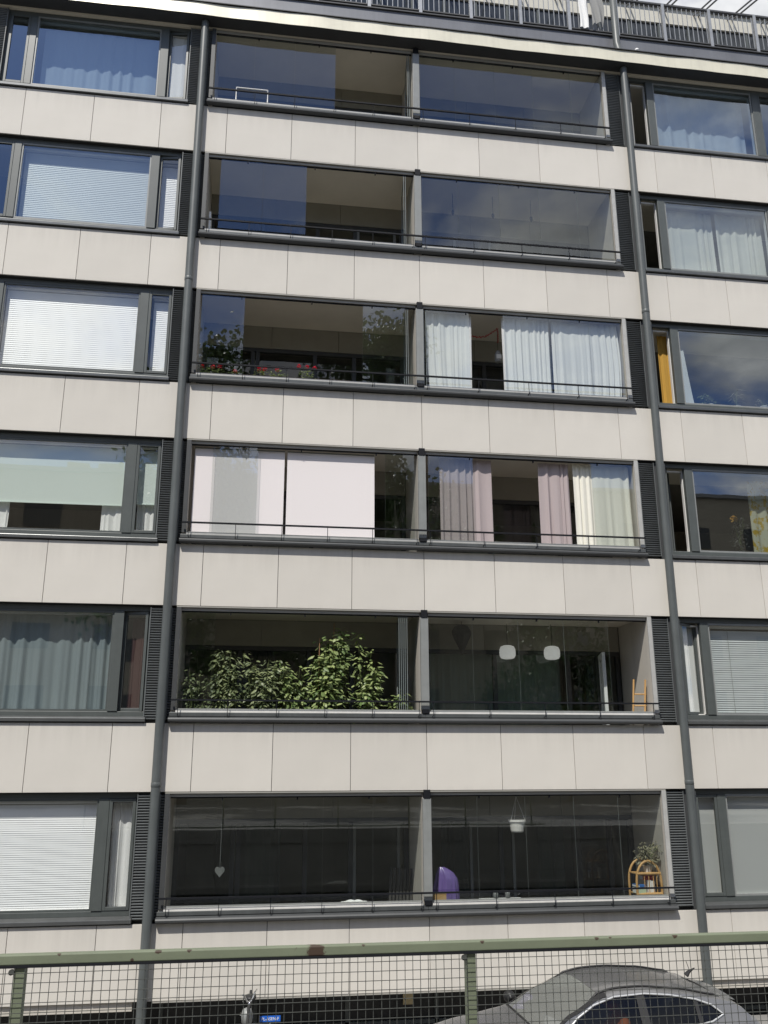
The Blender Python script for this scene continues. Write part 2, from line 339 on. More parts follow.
# ------------------------------------------------------------------ ground
TERR = 2.35
tag(MB().add([(-600,-11.42,0),(600,-11.42,0),(600,600,0),(-600,600,0)], [(0,1,2,3)]).build('ground', M['pave']), kind='structure')
tag(MB().add([(-60,-10.6,.004),(60,-10.6,.004),(60,-2.2,.004),(-60,-2.2,.004)], [(0,1,2,3)]).build('street', M['asphalt']), kind='structure')
tag(MB().box(-60,60,-2.2,-2.05,0,.12).box(-60,60,-10.75,-10.6,0,.12).build('kerb', M['kerb'], bevel=.015), kind='structure')
tag(MB().box(-60,60,-2.05,.1,.0,.115).build('pavement', M['pave']), kind='structure')
ma = MB()
for i in range(-6, 7): ma.add([(i*5-.05,-4.7,.008),(i*5+.05,-4.7,.008),(i*5+.05,-2.6,.008),(i*5-.05,-2.6,.008)], [(0,1,2,3)])
tag(ma.build('road_markings', M['white']), kind='structure')
tag(MB().box(-600,600,-600,-11.42,TERR-.3,TERR).build('terrace_ground', M['pave']), kind='structure')
tag(MB().box(-60,60,-11.5,-11.12,-.2,TERR-.31).box(-60,60,-11.42,-11.08,TERR-.31,TERR+.06).build('retaining_wall', M['conc'], bevel=.01), kind='structure')

# ------------------------------------------------------------------ the building
B = empty('apartment_building', 'six-storey apartment block with beige panel bands, ribbon windows and glazed balconies', 'building')
XL, XR = -8.64, 11.94
proto = MB().box(.004, 1.2815, 0, .028, .006, 1.07).build('panel', M['panel'], bevel=.003)
first = True
for k in range(6):
    z = ZT(k)
    cb = MB().box(XL, XR, .03, .15, z-1.08, z-.005).build('cladding_band', M['backing'], B)
    for n in range(16):
        p = proto if first else proto.copy()
        if not first: col.objects.link(p)
        first = False
        p.parent = cb; p.location = (XL+1.2858*n, 0, z-1.08)
    # floor slab: its underside is the ceiling of the storey below
    MB().box(XL, XR, .155, 1.35, z-1.082, z-.90).build('balcony_slab', M['ceil'], B)
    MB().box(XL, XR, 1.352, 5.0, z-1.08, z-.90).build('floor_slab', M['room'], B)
    MB().box(-2.52, 5.72, .152, 1.34, z-.898, z-.88).build('balcony_floor', M['floorc'], B)
    MB().box(-9, -2.9, .151, .25, z-.897, z+.12).box(6.3, 12, .151, .25, z-.897, z+.12).build('interior_wall', M['room'], B)
    for x in (XL, -2.62, 5.84, XR-.1):
        y0 = 1.36 if x in (-2.62, 5.84) else .16
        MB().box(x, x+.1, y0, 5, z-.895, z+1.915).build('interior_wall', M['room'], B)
# interior back wall
MB().box(XL, XR, 5.0, 5.2, 0, ZB+3.0).box(XL-.2, XL-.002, .0, 5.2, 0, ZB+1.9).box(XR+.002, XR+.2, .0, 5.2, 0, ZB+1.9).build('outer_wall', M['wall'], B)
MB().box(XL, XR, .04, 5.0, ZB+1.92, ZB+2.255).build('roof_slab', M['ceil'], B)
# plinth: dark recessed ground floor under the lowest band
zb = ZT(5)-1.08
pl = MB().box(XL, XR, .55, .7, 0, zb+.0).build('plinth_wall', M['dark'], B)
fr = MB()
for i in range(15): fr.box(XL+.3+i*1.45, XL+.36+i*1.45, .5, .548, .1, zb-.05)
fr.box(XL, XR, .5, .548, .1, .16)
fr.build('plinth_frame', M['frame'], pl)
for xa_, xb_ in ((XL, -2.9), (6.28, XR)): MB().box(xa_, xb_, .05, .12, zb-.13, zb-.002).build('plinth_strip', M['wall'], B)

# louvre grilles
def louvre_mesh(x0, x1):
    m = MB(); m.box(x0, x1, .09, .1, 0, 1.84)
    n = 44; pitch = 1.84/n
    for i in range(n):
        z = i*pitch
        m.add([(x0, .035, z+.002), (x1, .035, z+.002), (x1, .088, z+pitch*.92), (x0, .088, z+pitch*.92), (x0, .028, z+.017), (x1, .028, z+.017), (x1, .083, z+pitch), (x0, .083, z+pitch)],
              [(0,3,2,1),(4,5,6,7),(0,1,5,4),(2,3,7,6),(0,4,7,3),(1,2,6,5)])
    m.box(x0-.0, x0+.012, .026, .1, 0, 1.84); m.box(x1-.012, x1, .026, .1, 0, 1.84)
    return m
lv = []
for (a, b) in ((-3.03, -2.80), (-2.68, -2.535), (5.83, 6.15), (6.27, 6.37), (-6.95, -6.60), (9.88, 10.25)):
    for k in range(6):
        if k == 0: o = louvre_mesh(a, b).build('louvre_grille', M['louvre'], B); first_l = o
        else: o = copy_part(first_l, B)
        o.location = (0, 0, ZT(k)+.05)
for k in range(6):   # solid strip behind each downpipe, and the wall beyond the last windows
    for xa_, xb_ in ((-2.80, -2.68), (6.15, 6.27)): MB().box(xa_, xb_, .06, .099, ZT(k)+.0, ZT(k)+1.9).build('pipe_strip', M['ledge_d'], B)
    for xa_, xb_ in ((-3.03, -2.605), (5.83, 6.37), (-6.95, -6.6), (9.88, 10.25)): MB().box(xa_, xb_, .101, .15, ZT(k), ZT(k)+1.915).build('louvre_backing', M['ledge_d'], B)
    for xa_, xb_ in ((XL, -6.952), (10.252, XR)): MB().box(xa_, xb_, .02, .15, ZT(k), ZT(k)+1.915).build('end_wall', M['wall'], B)

# downpipes
for x in (-2.745, 6.21):
    ln = [(x, -.105, zz_) for zz_ in (ZB+1.93, ZB+1.92, ZB+1.9)]+[(x, -.105, ZB+1.5-.5*i) for i in range(36)]+[(x, -.105, zz_) for zz_ in (.05, .03, .02)]
    d = MB().tube(ln, .074, 20).build('downpipe', M['pipe'], B, smooth=True)
    for k in range(6):
        z0 = ZT(k)-.55
        MB().box(x-.025, x+.025, -.06, -.001, z0-.02, z0+.02).build('bracket', M['pipe'], d)
        if k in (1, 4): MB().tube([(x, -.105, z0-.45), (x, -.105, z0-.445), (x, -.105, z0-.385), (x, -.105, z0-.38)], [.076, .079, .079, .076], 20).build('coupling', M['pipe'], d, smooth=True)

# pane helper: thin glass box whose narrow edges are pale
def pane(x0, x1, y, z0, z1, mat, parent, name='glass_pane', t=.008):
    m = MB(); m.box(x0, x1, y, y+t, z0, z1)
    o = m.build(name, [mat, M['gedge']], parent)
    for p in o.data.polygons: p.material_index = 0 if p.normal.y < -.9 else 1
    # the back face is dropped so that one sheet reflects once
    bm = bmesh.new(); bm.from_mesh(o.data)
    bmesh.ops.delete(bm, geom=[f for f in bm.faces if f.normal.y > .9], context='FACES'); bm.to_mesh(o.data); bm.free()
    return o
def pivot(o, x, y, ang):
    """rotate the mesh of o about the vertical line through (x, y)"""
    o.data.transform(Matrix.Translation((x, y, 0)) @ Matrix.Rotation(ang, 4, 'Z') @ Matrix.Translation((-x, -y, 0)))
    return o

# windows
OPEN = {  # (row, side, which casement): angle, hinge side
    (0, 'R', 0): (66, 'l'), (1, 'R', 0): (72, 'l'), (2, 'R', 0): (80, 'l'), (3, 'R', 0): (58, 'l'), (4, 'R', 0): (20, 'l'),
    (0, 'L', 1): (-9, 'r'), (1, 'L', 1): (-8, 'r'), (4, 'L', 1): (-12, 'r'), (0, 'L', 0): (0, 'l')}
LAY = {'L': [(-6.56, -6.17), (-6.04, -3.62), (-3.46, -3.05)], 'R': [(6.39, 6.79), (6.95, 9.28), (9.43, 9.84)]}
def wmat(k, side): return M[{(0,'L'): 'wblue', (0,'R'): 'wblue', (2,'L'): 'wclear', (5,'L'): 'wclear', (3,'L'): 'wmid', (4,'R'): 'wmid', (5,'R'): 'wmid'}.get((k, side), 'wglass')]
for k in range(6):
    z = ZT(k)
    for side in 'LR':
        a, b, c = LAY[side]
        x0, x1 = a[0]-.04, c[1]+.04
        f = MB()
        f.box(x0, x1, .10, .18, z+.10, z+.18).box(x0, x1, .10, .18, z+1.83, z+1.915)
        f.box(x0, a[0], .10, .18, z+.181, z+1.829).box(c[1], x1, .10, .18, z+.181, z+1.829)
        f.box(a[1], b[0], .085, .18, z+.181, z+1.829).box(b[1], c[0], .085, .18, z+.181, z+1.829)
        W = f.build('window', M['frame'], B, bevel=.006)
        # pale inner frame
        g = MB()
        for (p, q) in (a, b, c):
            g.box(p-.03, p+.012, .182, .25, z+.2, z+1.80).box(q-.012, q+.03, .182, .25, z+.2, z+1.80).box(p+.013, q-.013, .182, .25, z+.17, z+.2).box(p+.013, q-.013, .182, .25, z+1.77, z+1.80)
        g.build('inner_frame', M['framein'], W)
        # glazing bead round the big pane
        e = MB(); e.box(b[0], b[0]+.03, .105, .13, z+.181, z+1.829).box(b[1]-.03, b[1], .105, .13, z+.181, z+1.829).box(b[0]+.031, b[1]-.031, .105, .13, z+.181, z+.212).box(b[0]+.031, b[1]-.031, .105, .13, z+1.795, z+1.829)
        e.build('glazing_bead', M['frame_l'] if k < 2 or (side == 'R') else M['frame'], W)
        pane(b[0]+.03, b[1]-.03, .125, z+.212, z+1.795, wmat(k, side), W)
        for ci, (p, q) in enumerate((a, c)):
            s = MB(); t = .05
            s.box(p+.003, p+t, .09, .15, z+.184, z+1.826).box(q-t, q-.003, .09, .15, z+.184, z+1.826).box(p+t+.001, q-t-.001, .09, .15, z+.184, z+.236).box(p+t+.001, q-t-.001, .09, .15, z+1.774, z+1.826)
            sa = s.build('casement_sash', M['frame'], W, bevel=.004)
            pn = pane(p+t, q-t, .115, z+.236, z+1.774, M['wclear'] if (k < 4 and side == 'L' and ci) else wmat(k, side), W, 'casement_pane')
            ang, h = OPEN.get((k, side, ci), (0, 'l'))
            if ang:
                hx = p if h == 'l' else q
                for o in (sa, pn): pivot(o, hx, .15, R(ang))
        # sill
        s = MB(); s.add([(x0-.02,-.045,z+.008),(x1+.02,-.045,z+.008),(x1+.02,.10,z+.008),(x0-.02,.10,z+.008),(x0-.02,-.045,z+.07),(x1+.02,-.045,z+.07),(x1+.02,.099,z+.105),(x0-.02,.099,z+.105)],
                      [(0,3,2,1),(4,5,6,7),(0,1,5,4),(1,2,6,5),(2,3,7,6),(3,0,4,7)])
        s.build('sill', M['sill'], W, bevel=.008)
    # dark drip strip that closes the gap above the windows
# balconies
GLZ = {  # explicit pane spans per (row, side)
    (0, 'L'): [(-2.50, -1.72), (-1.715, -.90), (-.895, -.06)], (0, 'R'): [(1.72, 2.47), (2.475, 3.33), (3.335, 4.17), (4.175, 5.02), (5.025, 5.73)],
    (1, 'L'): [(-2.28, -1.45), (-1.445, -.60)], (1, 'R'): [(1.72, 2.47), (2.475, 3.33), (3.335, 4.17), (4.175, 5.0), (5.005, 5.73)],
    (2, 'L'): [(-2.49, -1.70), (.54, 1.35)], (2, 'R'): [(1.76, 2.62), (3.30, 4.23), (4.235, 5.05), (5.055, 5.73)],
    (3, 'L'): [(-2.14, -1.34), (.96, 1.50)], (3, 'R'): [(1.76, 2.6), (4.9, 5.73)],
    (4, 'L'): [(-2.49, -1.95)], (4, 'R'): [(1.74, 2.5), (2.505, 3.33), (3.335, 4.17), (4.175, 5.0)],
    (5, 'L'): [(-2.46, -1.77), (-1.765, -.92), (-.915, -.08), (-.075, .74), (.745, 1.53)], (5, 'R'): [(1.72, 2.49), (2.495, 3.32), (3.325, 4.17), (4.175, 4.96), (4.965, 5.72)]}
STACK = {(4, 'L'): 1.20, (1, 'L'): 1.36, (2, 'L'): 1.38, (0, 'L'): 1.46, (2, 'R'): 1.73}
rail_p = led_p = None
for k in range(6):
    z = ZT(k)
    for side, x0, x1 in (('L', -2.52, 1.555), ('R', 1.705, 5.735)):
        m = MB()   # the side walls and the ceiling soffit of the bay belong to the balcony mesh
        if side == 'L': m.box(1.56, 1.70, .052, 1.34, z-.878, z+1.914)
        else: m.box(5.745, 5.815, .02, 1.34, z-.878, z+1.914)
        bal = m.build('balcony', M['wall'], B)
        if side == 'L': MB().box(-2.60, -2.52, .02, 1.34, z-.878, z+1.914).build('side_wall', M['wall'], bal)
        # back wall: lintel, rear frames, rear glass
        bx = [x0, x0+.95, x0+1.05, x0+2.2, x0+3.0] if side == 'L' else [x0, x0+1.5, x0+2.95, x0+3.55]
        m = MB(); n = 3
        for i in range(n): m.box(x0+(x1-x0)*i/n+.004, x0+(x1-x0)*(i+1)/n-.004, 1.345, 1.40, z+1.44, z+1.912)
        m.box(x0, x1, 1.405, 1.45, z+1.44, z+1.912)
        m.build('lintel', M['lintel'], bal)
        m = MB(); m.box(x0, x1, 1.36, 1.44, z+1.36, z+1.437).box(x0, x1, 1.36, 1.44, z-.878, z-.80)
        for x in bx + [x1-.08]: m.box(x, x+.08, 1.36, 1.44, z-.798, z+1.358)
        m.box(x0+.081, x1-.081, 1.37, 1.43, z+.10, z+.16) if k in (5, 0, 2) else None
        m.build('rear_frame', M['ledge_d'], bal, bevel=.004)
        if k in (5, 0, 1):
            xd = x0+(3.08 if side == 'L' else .95); m = MB(); m.box(xd, xd+.05, 1.335, 1.359, z-.86, z+1.34).box(xd+.78, xd+.83, 1.335, 1.359, z-.86, z+1.34).box(xd+.051, xd+.779, 1.335, 1.359, z+1.29, z+1.34); m.build('rear_door_frame', M['frame_l'], bal)
        pane(x0+.05, x1-.05, 1.40, z-.80, z+1.36, M['rglass'], bal, 'rear_pane')
        # top track
        MB().box(x0, x1, .035, .115, z+1.845, z+1.912).build('top_track', M['track'], bal, bevel=.004)
        m = MB(); m.box(x0, x1, .055, .085, z+1.825, z+1.843); random.seed(k*3+len(side)+int(x0*10))
        for i in range(3):
            xx = x0+(x1-x0)*(.2+.3*i)+random.uniform(-.1, .1); m.box(xx, xx+.02, .05, .09, z+1.79, z+1.8245)
        m.build('track_rail', M['rail'], bal)
        # coping and lower glazing profile
        MB().box(x0, x1, -.012, .15, z+.166, z+.205).build('coping', M['coping' if k > 3 else 'trim'], bal)
        MB().box(x0, x1, .05, .08, z+.206, z+.232).build('bottom_track', M['frame_l'], bal)
        for (p, q) in GLZ[(k, side)]:
            pr = random.Random(k*31+int(p*50)); pivot(pane(p, q, .06, z+.236, z+1.824, M['bglass'], bal), (p+q)/2, .06, R(pr.uniform(-.5, .5)))
        if (k, side) in STACK:      # folded leaves parked square to the facade
            xs = STACK[(k, side)]
            nn = 5 if (k, side) == (4, 'L') else 2
            for i in range(nn):
                o = pane(xs+.035*i, xs+.035*i+.70, .06, z+.236, z+1.824, M['bglass'], bal); pivot(o, xs+.035*i, .06, R(84))
        # parapet upstand and bottom ledge
        xa, xb = (x0-.105, 1.631) if side == 'L' else (1.633, x1+.09)
        MB().box(xa, xb, -.02, .149, z+.101, z+.165).build('parapet_sheet', M['ledge'], bal, bevel=.006)
        MB().box(xa, xb, .0, .149, z+.06, z+.1005).build('ledge_groove', M['rail'], bal)
        m = MB()
        prof = [(-.02, .0), (-.085, .006), (-.108, .024), (-.112, .050), (-.098, .072), (-.021, .094)]
        o_ = len(m.v); m.v += [(xa, a_, z+b_) for a_, b_ in prof]+[(xb, a_, z+b_) for a_, b_ in prof]
        for i in range(5): m.f.append((i, i+1, i+7, i+6))
        m.f.append((5, 0, 6, 11)); m.f.append((0, 5, 4, 3, 2, 1)); m.f.append((6, 7, 8, 9, 10, 11))
        m.build('ledge', M['ledge_d'], bal)
        # handrail with its stubs
        m = MB(); xa, xb = (-2.60, 1.63) if side == 'L' else (1.63, 5.80)
        m.box(xa, xb-.001, -.105, -.075, z+.345, z+.372); n = 5 if side == 'L' else 4
        for i in range(n+1):
            xx = xa+.12+i*(xb-xa-.24)/n
            m.box(xx-.005, xx+.005, -.097, -.087, z+.13, z+.3445).box(xx-.006, xx+.006, -.097, -.021, z+.118, z+.1295)
        m.build('handrail', M['rail'], bal)
    # post between the two bays, with a dark shoe and head
    p = MB().box(1.56, 1.70, -.03, .048, z+.235, z+1.80).build('partition_post', M['frame_l'], B, bevel=.006)
    MB().box(1.575, 1.685, -.04, .05, z+1.801, z+1.935).build('post_head', M['rail'], p); MB().box(1.575, 1.685, -.036, .05, z+.17, z+.234).build('post_shoe', M['rail'], p)
    MB().box(5.74, 5.815, -.004, .018, z+.2, z+1.90).build('jamb_trim', M['trim'], B)
    MB().box(-2.60, -2.525, -.004, .018, z+.2, z+1.90).build('jamb_trim', M['ledge_d'], B)
    MB().box(-2.60, 5.815, -.002, .028, z-1.10, z-1.081).build('drip_edge', M['track'], B)

# roof edge
def corn(u, v):
    x = XL-.4+u*(XR-XL+.8); return (x, -.285+.015*v+.005*math.sin(x*2.1)+.004*math.sin(x*5.3+1), ZB+1.945+.31*v+.006*math.sin(x*1.3))
MB().grid(corn, 160, 4).build('cornice', M['cornice'], B, smooth=True)
MB().box(XL-.4, XR+.4, -.255, .035, ZB+1.96, ZB+2.22).build('cornice_soffit', M['roofd'], B)
MB().add([(XL-.4,-.30,ZB+2.262),(XR+.4,-.30,ZB+2.262),(XR+.4,.299,ZB+2.40),(XL-.4,.299,ZB+2.40),(XL-.4,-.30,ZB+2.28),(XR+.4,-.30,ZB+2.28),(XR+.4,.299,ZB+2.42),(XL-.4,.299,ZB+2.42)], [(0,3,2,1),(4,5,6,7),(0,1,5,4),(1,2,6,5),(2,3,7,6),(3,0,4,7)]).build('eaves_sheet', M['roofd'], B)
MB().box(XL-.2, XR+.2, .30, .50, ZB+2.3, ZB+3.17).build('roof_parapet', M['roofm'], B)
MB().box(XL-.2, XR+.2, .26, .54, ZB+3.172, ZB+3.20).build('parapet_cap', M['roofd'], B)
MB().box(XL-.2, XR+.2, .505, 5.2, ZB+2.982, ZB+3.0).build('roof_deck', M['roofm'], B)
m = MB(); m.box(XL, XR, .28, .33, ZB+4.23, ZB+4.265).box(XL, XR, .285, .325, ZB+3.27, ZB+3.30)
rr = m.build('roof_railing', M['roofd'], B)
m = MB(); x = XL+.06
while x < XR: m.box(x-.007, x+.007, .30, .314, ZB+3.301, ZB+4.229); x += .115
m.build('baluster', M['railgal'], rr)
x = 2.95-1.137*10
while x < XR:
    if x > XL: MB().box(x-.035, x+.035, .27, .345, ZB+3.201, ZB+4.27).build('railing_post', M['railgal'], rr)
    x += 1.137
MB().tube([(6.22, -.02, ZB+2.30), (6.22, .02, ZB+2.45), (6.22, .12, ZB+2.8), (6.22, .12, ZB+6.5)], .075, 16).build('vent_pipe', M['pipe'], B, smooth=True)
MB().lathe((6.52, -.2, ZB+2.29), [(.03,0),(.03,.06),(.045,.065),(.04,.11),(.01,.13)], 12).build('vent_cap', M['white'], B, smooth=True)
# penthouse
MB().box(XL, XR+4, 2.5, 2.7, ZB+6.06, ZB+6.55).box(XL, XR+4, 2.5, 2.7, ZB+3.0, ZB+4.3).box(XL, XR+4, 4.6, 4.8, ZB+3.0, ZB+6.5).build('penthouse_wall', M['pent'], B)
MB().box(XL, XR+4, 2.42, 5.2, ZB+6.552, ZB+6.62).build('penthouse_roof', M['roofm'], B)
m = MB()
x = XL
while x < XR+4: m.box(x, x+.06, 2.52, 2.6, ZB+4.3, ZB+6.06); x += .82
m.box(XL, XR+4, 2.53, 2.59, ZB+5.1, ZB+5.16).build('penthouse_frame', M['frame'], B)
pane(XL, XR+4, 2.55, ZB+4.3, ZB+6.06, M['oppwin'], B, 'penthouse_pane')
for i in range(-12, 5):
    x = 7.71+.955*i+.955*2
    m = MB()
    for dx in (0, .13):
        m.tube([(x+dx, 2.49, ZB+6.42), (x+dx, -.15, ZB+5.33)], .024, 6)
    m.build('canopy_rafter', M['roofm'], B)

# ------------------------------------------------------------------ hangings: curtains, blinds
def curtain(name, label, mat, x0, x1, y, z0, z1, folds, amp=.045, seed=0, cat='curtain', taper=None, group=None, hem=.01):
    rnd = random.Random(seed); ph = [rnd.uniform(0, 6.28) for _ in range(5)]; fr = [rnd.uniform(.8, 1.25) for _ in range(5)]
    def fn(u, v):
        uu = u + (.22*math.sin(ph[4]+6.3*u)+.12*math.sin(ph[2]*2+13*u))/max(2, folds)*1.6
        amp_ = amp*(.7+.5*math.sin(ph[1]*3+5.1*u)*math.sin(ph[0]+2.3*u+v))
        a = math.sin(2*math.pi*folds*uu+ph[0]) + .45*math.sin(2*math.pi*folds*1.9*fr[1]*uu+ph[1]+.5*v) + .3*math.sin(2*math.pi*folds*.43*fr[2]*uu+ph[2])
        a = a*(.55+.45*(1-v)) ; xx = x0+(x1-x0)*u
        if taper: xx += taper(u, v)*(x1-x0)
        xx += .006*math.sin(ph[3]+folds*9*u)*(1-v)
        return (xx, y+amp_*a*.6+.012*math.sin(3*v+ph[3]+4*u)*(1-v), z0+(z1-z0)*v + (hem*math.sin(folds*4*u+ph[1]) if v < .02 else 0))
    m = MB().grid(fn, max(24, int(folds*14)), 10)
    o = m.build(name, mat, None, smooth=True)
    return tag(o, label, cat, group)
def slats(name, label, mat, x0, x1, y, z0, z1, tilt=42, pitch=.04, cat='blind', cords=2, group=None):
    e = empty(name, label, cat, group, (x0, y, z1))
    m = MB(); n = int((z1-z0-.03)/pitch); c, s_ = math.cos(R(tilt))*pitch*.57, math.sin(R(tilt))*pitch*.57
    rnd = random.Random(int(z0*7))
    for i in range(n):
        z = z0+.015+i*pitch-z1; j = rnd.uniform(-.001, .001)
        m.add([(0,-c,z-s_+j),(x1-x0,-c,z-s_-j),(x1-x0,c,z+s_-j),(0,c,z+s_+j)], [(0,1,2,3)])
    m.build('slats', mat, e)
    h = MB().box(0, x1-x0, -.02, .02, -.03, 0).box(0, x1-x0, -.012, .012, z0-z1, z0-z1+.014); h.build('head_rail', mat, e)
    t = MB()
    if not cords: return e
    for i in range(cords):
        xx = (x1-x0)*(.18+.64*i/max(1, cords-1)); t.box(xx-.004, xx+.004, -.018, -.016, z0-z1+.01, -.02)
    t.build('ladder_cord', M['frame_l'], e)
    return e
def roller(name, label, mat, x0, x1, y, z0, z1, group=None):
    e = empty(name, label, 'blind', group, (x0, y, z1)); w_ = x1-x0
    MB().grid(lambda u, v: (u*w_, .004*math.sin(u*5)*(1-v), (z0-z1)*(1-v)-.01*v), 24, 6).build('screen', mat, e, smooth=True)
    MB().tube([(0, .02, -.015), (w_, .02, -.015)], .022, 10).build('roller_tube', M['frame_l'], e)
    MB().box(0, w_, -.008, .008, z0-z1-.018, z0-z1+.004).build('bottom_bar', mat, e)
    return e
z = ZT
# upper left windows
curtain('curtain', 'white curtain low behind the glass of the top left window, sky mirrored above', M['cwhite'], -5.95, -3.70, .38, z(0)-.3, z(0)+1.78, 8, .06, 1)
curtain('curtain', 'white curtain in the narrow top left window beside the downpipe', M['cwhite'], -3.42, -3.08, .22, z(0)+.2, z(0)+1.76, 1.4, .02, 31)
slats('venetian_blind', 'pale closed blind of the wide left window in the second row from the top', M['bmid'], -6.0, -3.66, .27, z(1)+.22, z(1)+1.78, 80, cords=0)
slats('venetian_blind', 'narrow pale blind beside the left downpipe, second row from the top', M['bmid'], -3.43, -3.08, .30, z(1)+.22, z(1)+1.76, 80, cords=0)
slats('venetian_blind', 'bright white blind filling the wide left window, third row from the top', M['bwhite'], -6.0, -3.66, .23, z(2)+.22, z(2)+1.78, 80, cords=0)
slats('venetian_blind', 'narrow bright white blind left of the downpipe, third row from the top', M['bwhite'], -3.38, -3.08, .25, z(2)+.22, z(2)+1.76, 80, cords=0)
roller('roller_blind', 'mint green roller blind half lowered in the wide left window', M['rgreen'], -6.0, -3.66, .26, z(3)+.72, z(3)+1.78)
roller('roller_blind', 'mint green roller blind half lowered in the narrow window by the left downpipe', M['rgreen'], -3.44, -3.07, .26, z(3)+.76, z(3)+1.76)
curtain('cafe_curtain', 'short white curtain under the mint blind, at the right end of the wide window', M['cwhite'], -4.02, -3.66, .34, z(3)+.2, z(3)+.80, 2.5, .03, 5)
curtain('cafe_curtain', 'short white curtain under the mint blind at the picture edge', M['cwhite'], -6.0, -5.56, .34, z(3)+.2, z(3)+.80, 2.5, .03, 6)
curtain('cafe_curtain', 'short patterned white curtain under the narrow mint blind', M['cwhite'], -3.42, -3.08, .34, z(3)+.2, z(3)+.80, 2.5, .03, 7)
curtain('curtain', 'blue grey curtain in deep folds across the wide left window, second row from the bottom', M['cgrey'], -6.02, -3.64, .36, z(4)+.1, z(4)+1.78, 9, .07, 8)
curtain('curtain', 'dark red curtain in the narrow ajar window left of the downpipe', M['cmaroon'], -3.34, -3.08, .34, z(4)+.15, z(4)+1.74, 2.6, .03, 9)
slats('venetian_blind', 'white slatted blind filling the wide left window of the bottom row', M['bwhite'], -6.0, -3.66, .24, z(5)+.2, z(5)+1.78, 74, .032, cords=0)
curtain('curtain', 'crumpled white curtain in the narrow bottom window left of the downpipe', M['cwhite'], -3.42, -3.08, .28, z(5)+.2, z(5)+1.76, 2.4, .04, 10)
# right windows
curtain('curtain', 'white curtain low behind the glass of the top right window', M['cwhite'], 7.0, 9.2, .38, z(0)-.3, z(0)+1.78, 8, .06, 11)
curtain('curtain', 'left half of the pale grey curtain pair in the right window below the top one', M['cbeige'], 6.99, 8.12, .36, z(1)+.1, z(1)+1.77, 6, .05, 12)
curtain('curtain', 'right half of the pale grey curtain pair in the right window below the top one', M['cbeige'], 8.20, 9.25, .36, z(1)+.1, z(1)+1.77, 6, .05, 13)
curtain('curtain', 'ochre orange curtain in the open narrow window beside the right downpipe', M['corange'], 6.62, 6.86, .36, z(2)+.1, z(2)+1.77, 1.6, .025, 14)
curtain('curtain', 'sheer pale strip of curtain at the left edge of the plant window', M['cwhite'], 7.03, 7.26, .30, z(2)+.2, z(2)+1.45, 2.2, .02, 15, taper=lambda u, v: -.5*v*u)
curtain('curtain', 'cream curtain with yellow flowers at the right end of the dark window', M['cfloral'], 8.30, 9.22, .50, z(3)+.1, z(3)+1.77, 5, .05, 16)
slats('venetian_blind', 'grey slatted blind filling the wide right window, second row from the bottom', M['bgrey'], 6.98, 9.25, .24, z(4)+.2, z(4)+1.78, 70)
curtain('vertical_blind', 'white pleated blind in the narrow ajar window beside the right downpipe', M['cwhite'], 6.42, 6.74, .30, z(4)+.16, z(4)+1.76, 5, .014, 17, cat='blind')
roller('roller_blind', 'frosted grey blind filling the wide bottom right window', M['frost'], 6.98, 9.25, .22, z(5)+.2, z(5)+1.78)
roller('roller_blind', 'frosted grey blind in the narrow bottom right window by the downpipe', M['frost'], 6.42, 6.77, .22, z(5)+.2, z(5)+1.78)
# balconies
tp = lambda u, v: -.03*u*(1-v)+.07*(1-u)*(1-v)*(1-v)
curtain('balcony_curtain', 'white balcony curtain next to the partition, left of the red garland', M['cwhite'], 1.79, 2.70, .19, z(2)+.22, z(2)+1.83, 6, .04, 20, taper=tp, group=None)
curtain('balcony_curtain', 'white balcony curtain right of the red garland', M['cwhite'], 3.30, 4.26, .19, z(2)+.22, z(2)+1.83, 7, .04, 21)
curtain('balcony_curtain', 'broad white balcony curtain with a lifted corner at the right end', M['cwhite'], 4.34, 5.70, .19, z(2)+.22, z(2)+1.83, 9, .045, 22, taper=lambda u, v: .03*u*math.sin(3.1*v)-.01)
curtain('balcony_curtain', 'greyish pink sheer curtain behind glass next to the partition', M['cpink'], 2.0, 2.99, .19, z(3)+.22, z(3)+1.83, 6, .045, 23)
curtain('balcony_curtain', 'narrow pink grey curtain between the dark gap and the cream curtain', M['cpink'], 3.90, 4.50, .19, z(3)+.22, z(3)+1.83, 4, .045, 24)
curtain('balcony_curtain', 'cream balcony curtain at the right end beside the louvre', M['ccream'], 4.58, 5.70, .19, z(3)+.22, z(3)+1.83, 7, .045, 25)
roller('balcony_screen', 'blush white screen partly covered by a glass pane, left of the dark slit', M['rpink'], -2.46, -.865, .15, z(3)+.23, z(3)+1.82)
roller('balcony_screen', 'blush white screen right of the dark slit, beside the dark opening', M['rpink'], -.815, .775, .15, z(3)+.23, z(3)+1.82)
# dark hangings inside the rooms behind the balconies
for (k, x0_, x1_, mat_, lab) in ((4, 1.85, 4.6, 'cgreen', 'grey green backdrop added for mirrored foliage behind the two oval lamps'), (5, -1.4, -.7, 'cdark', 'dark curtain inside the room behind the white heart'),  # first entry: added sheet, its colour stands in for mirrored foliage
                          (5, 2.2, 2.7, 'cdark', 'dark curtain inside the room behind the purple cover'), (5, 4.0, 4.5, 'cdark', 'dark curtain inside the room left of the bookshelf'), (3, 2.9, 3.4, 'cgreen', 'dim grey curtain far back behind the gap between the pink curtains'),
                          (4, -1.4, -.9, 'cdark', 'dark curtain inside the room behind the leafy pepper plants')):
    curtain('room_curtain', lab, M[mat_], x0_, x1_, 1.62, z(k)-.85, z(k)+1.42, (x1_-x0_)*4, .05, k*7+int(x0_*3))

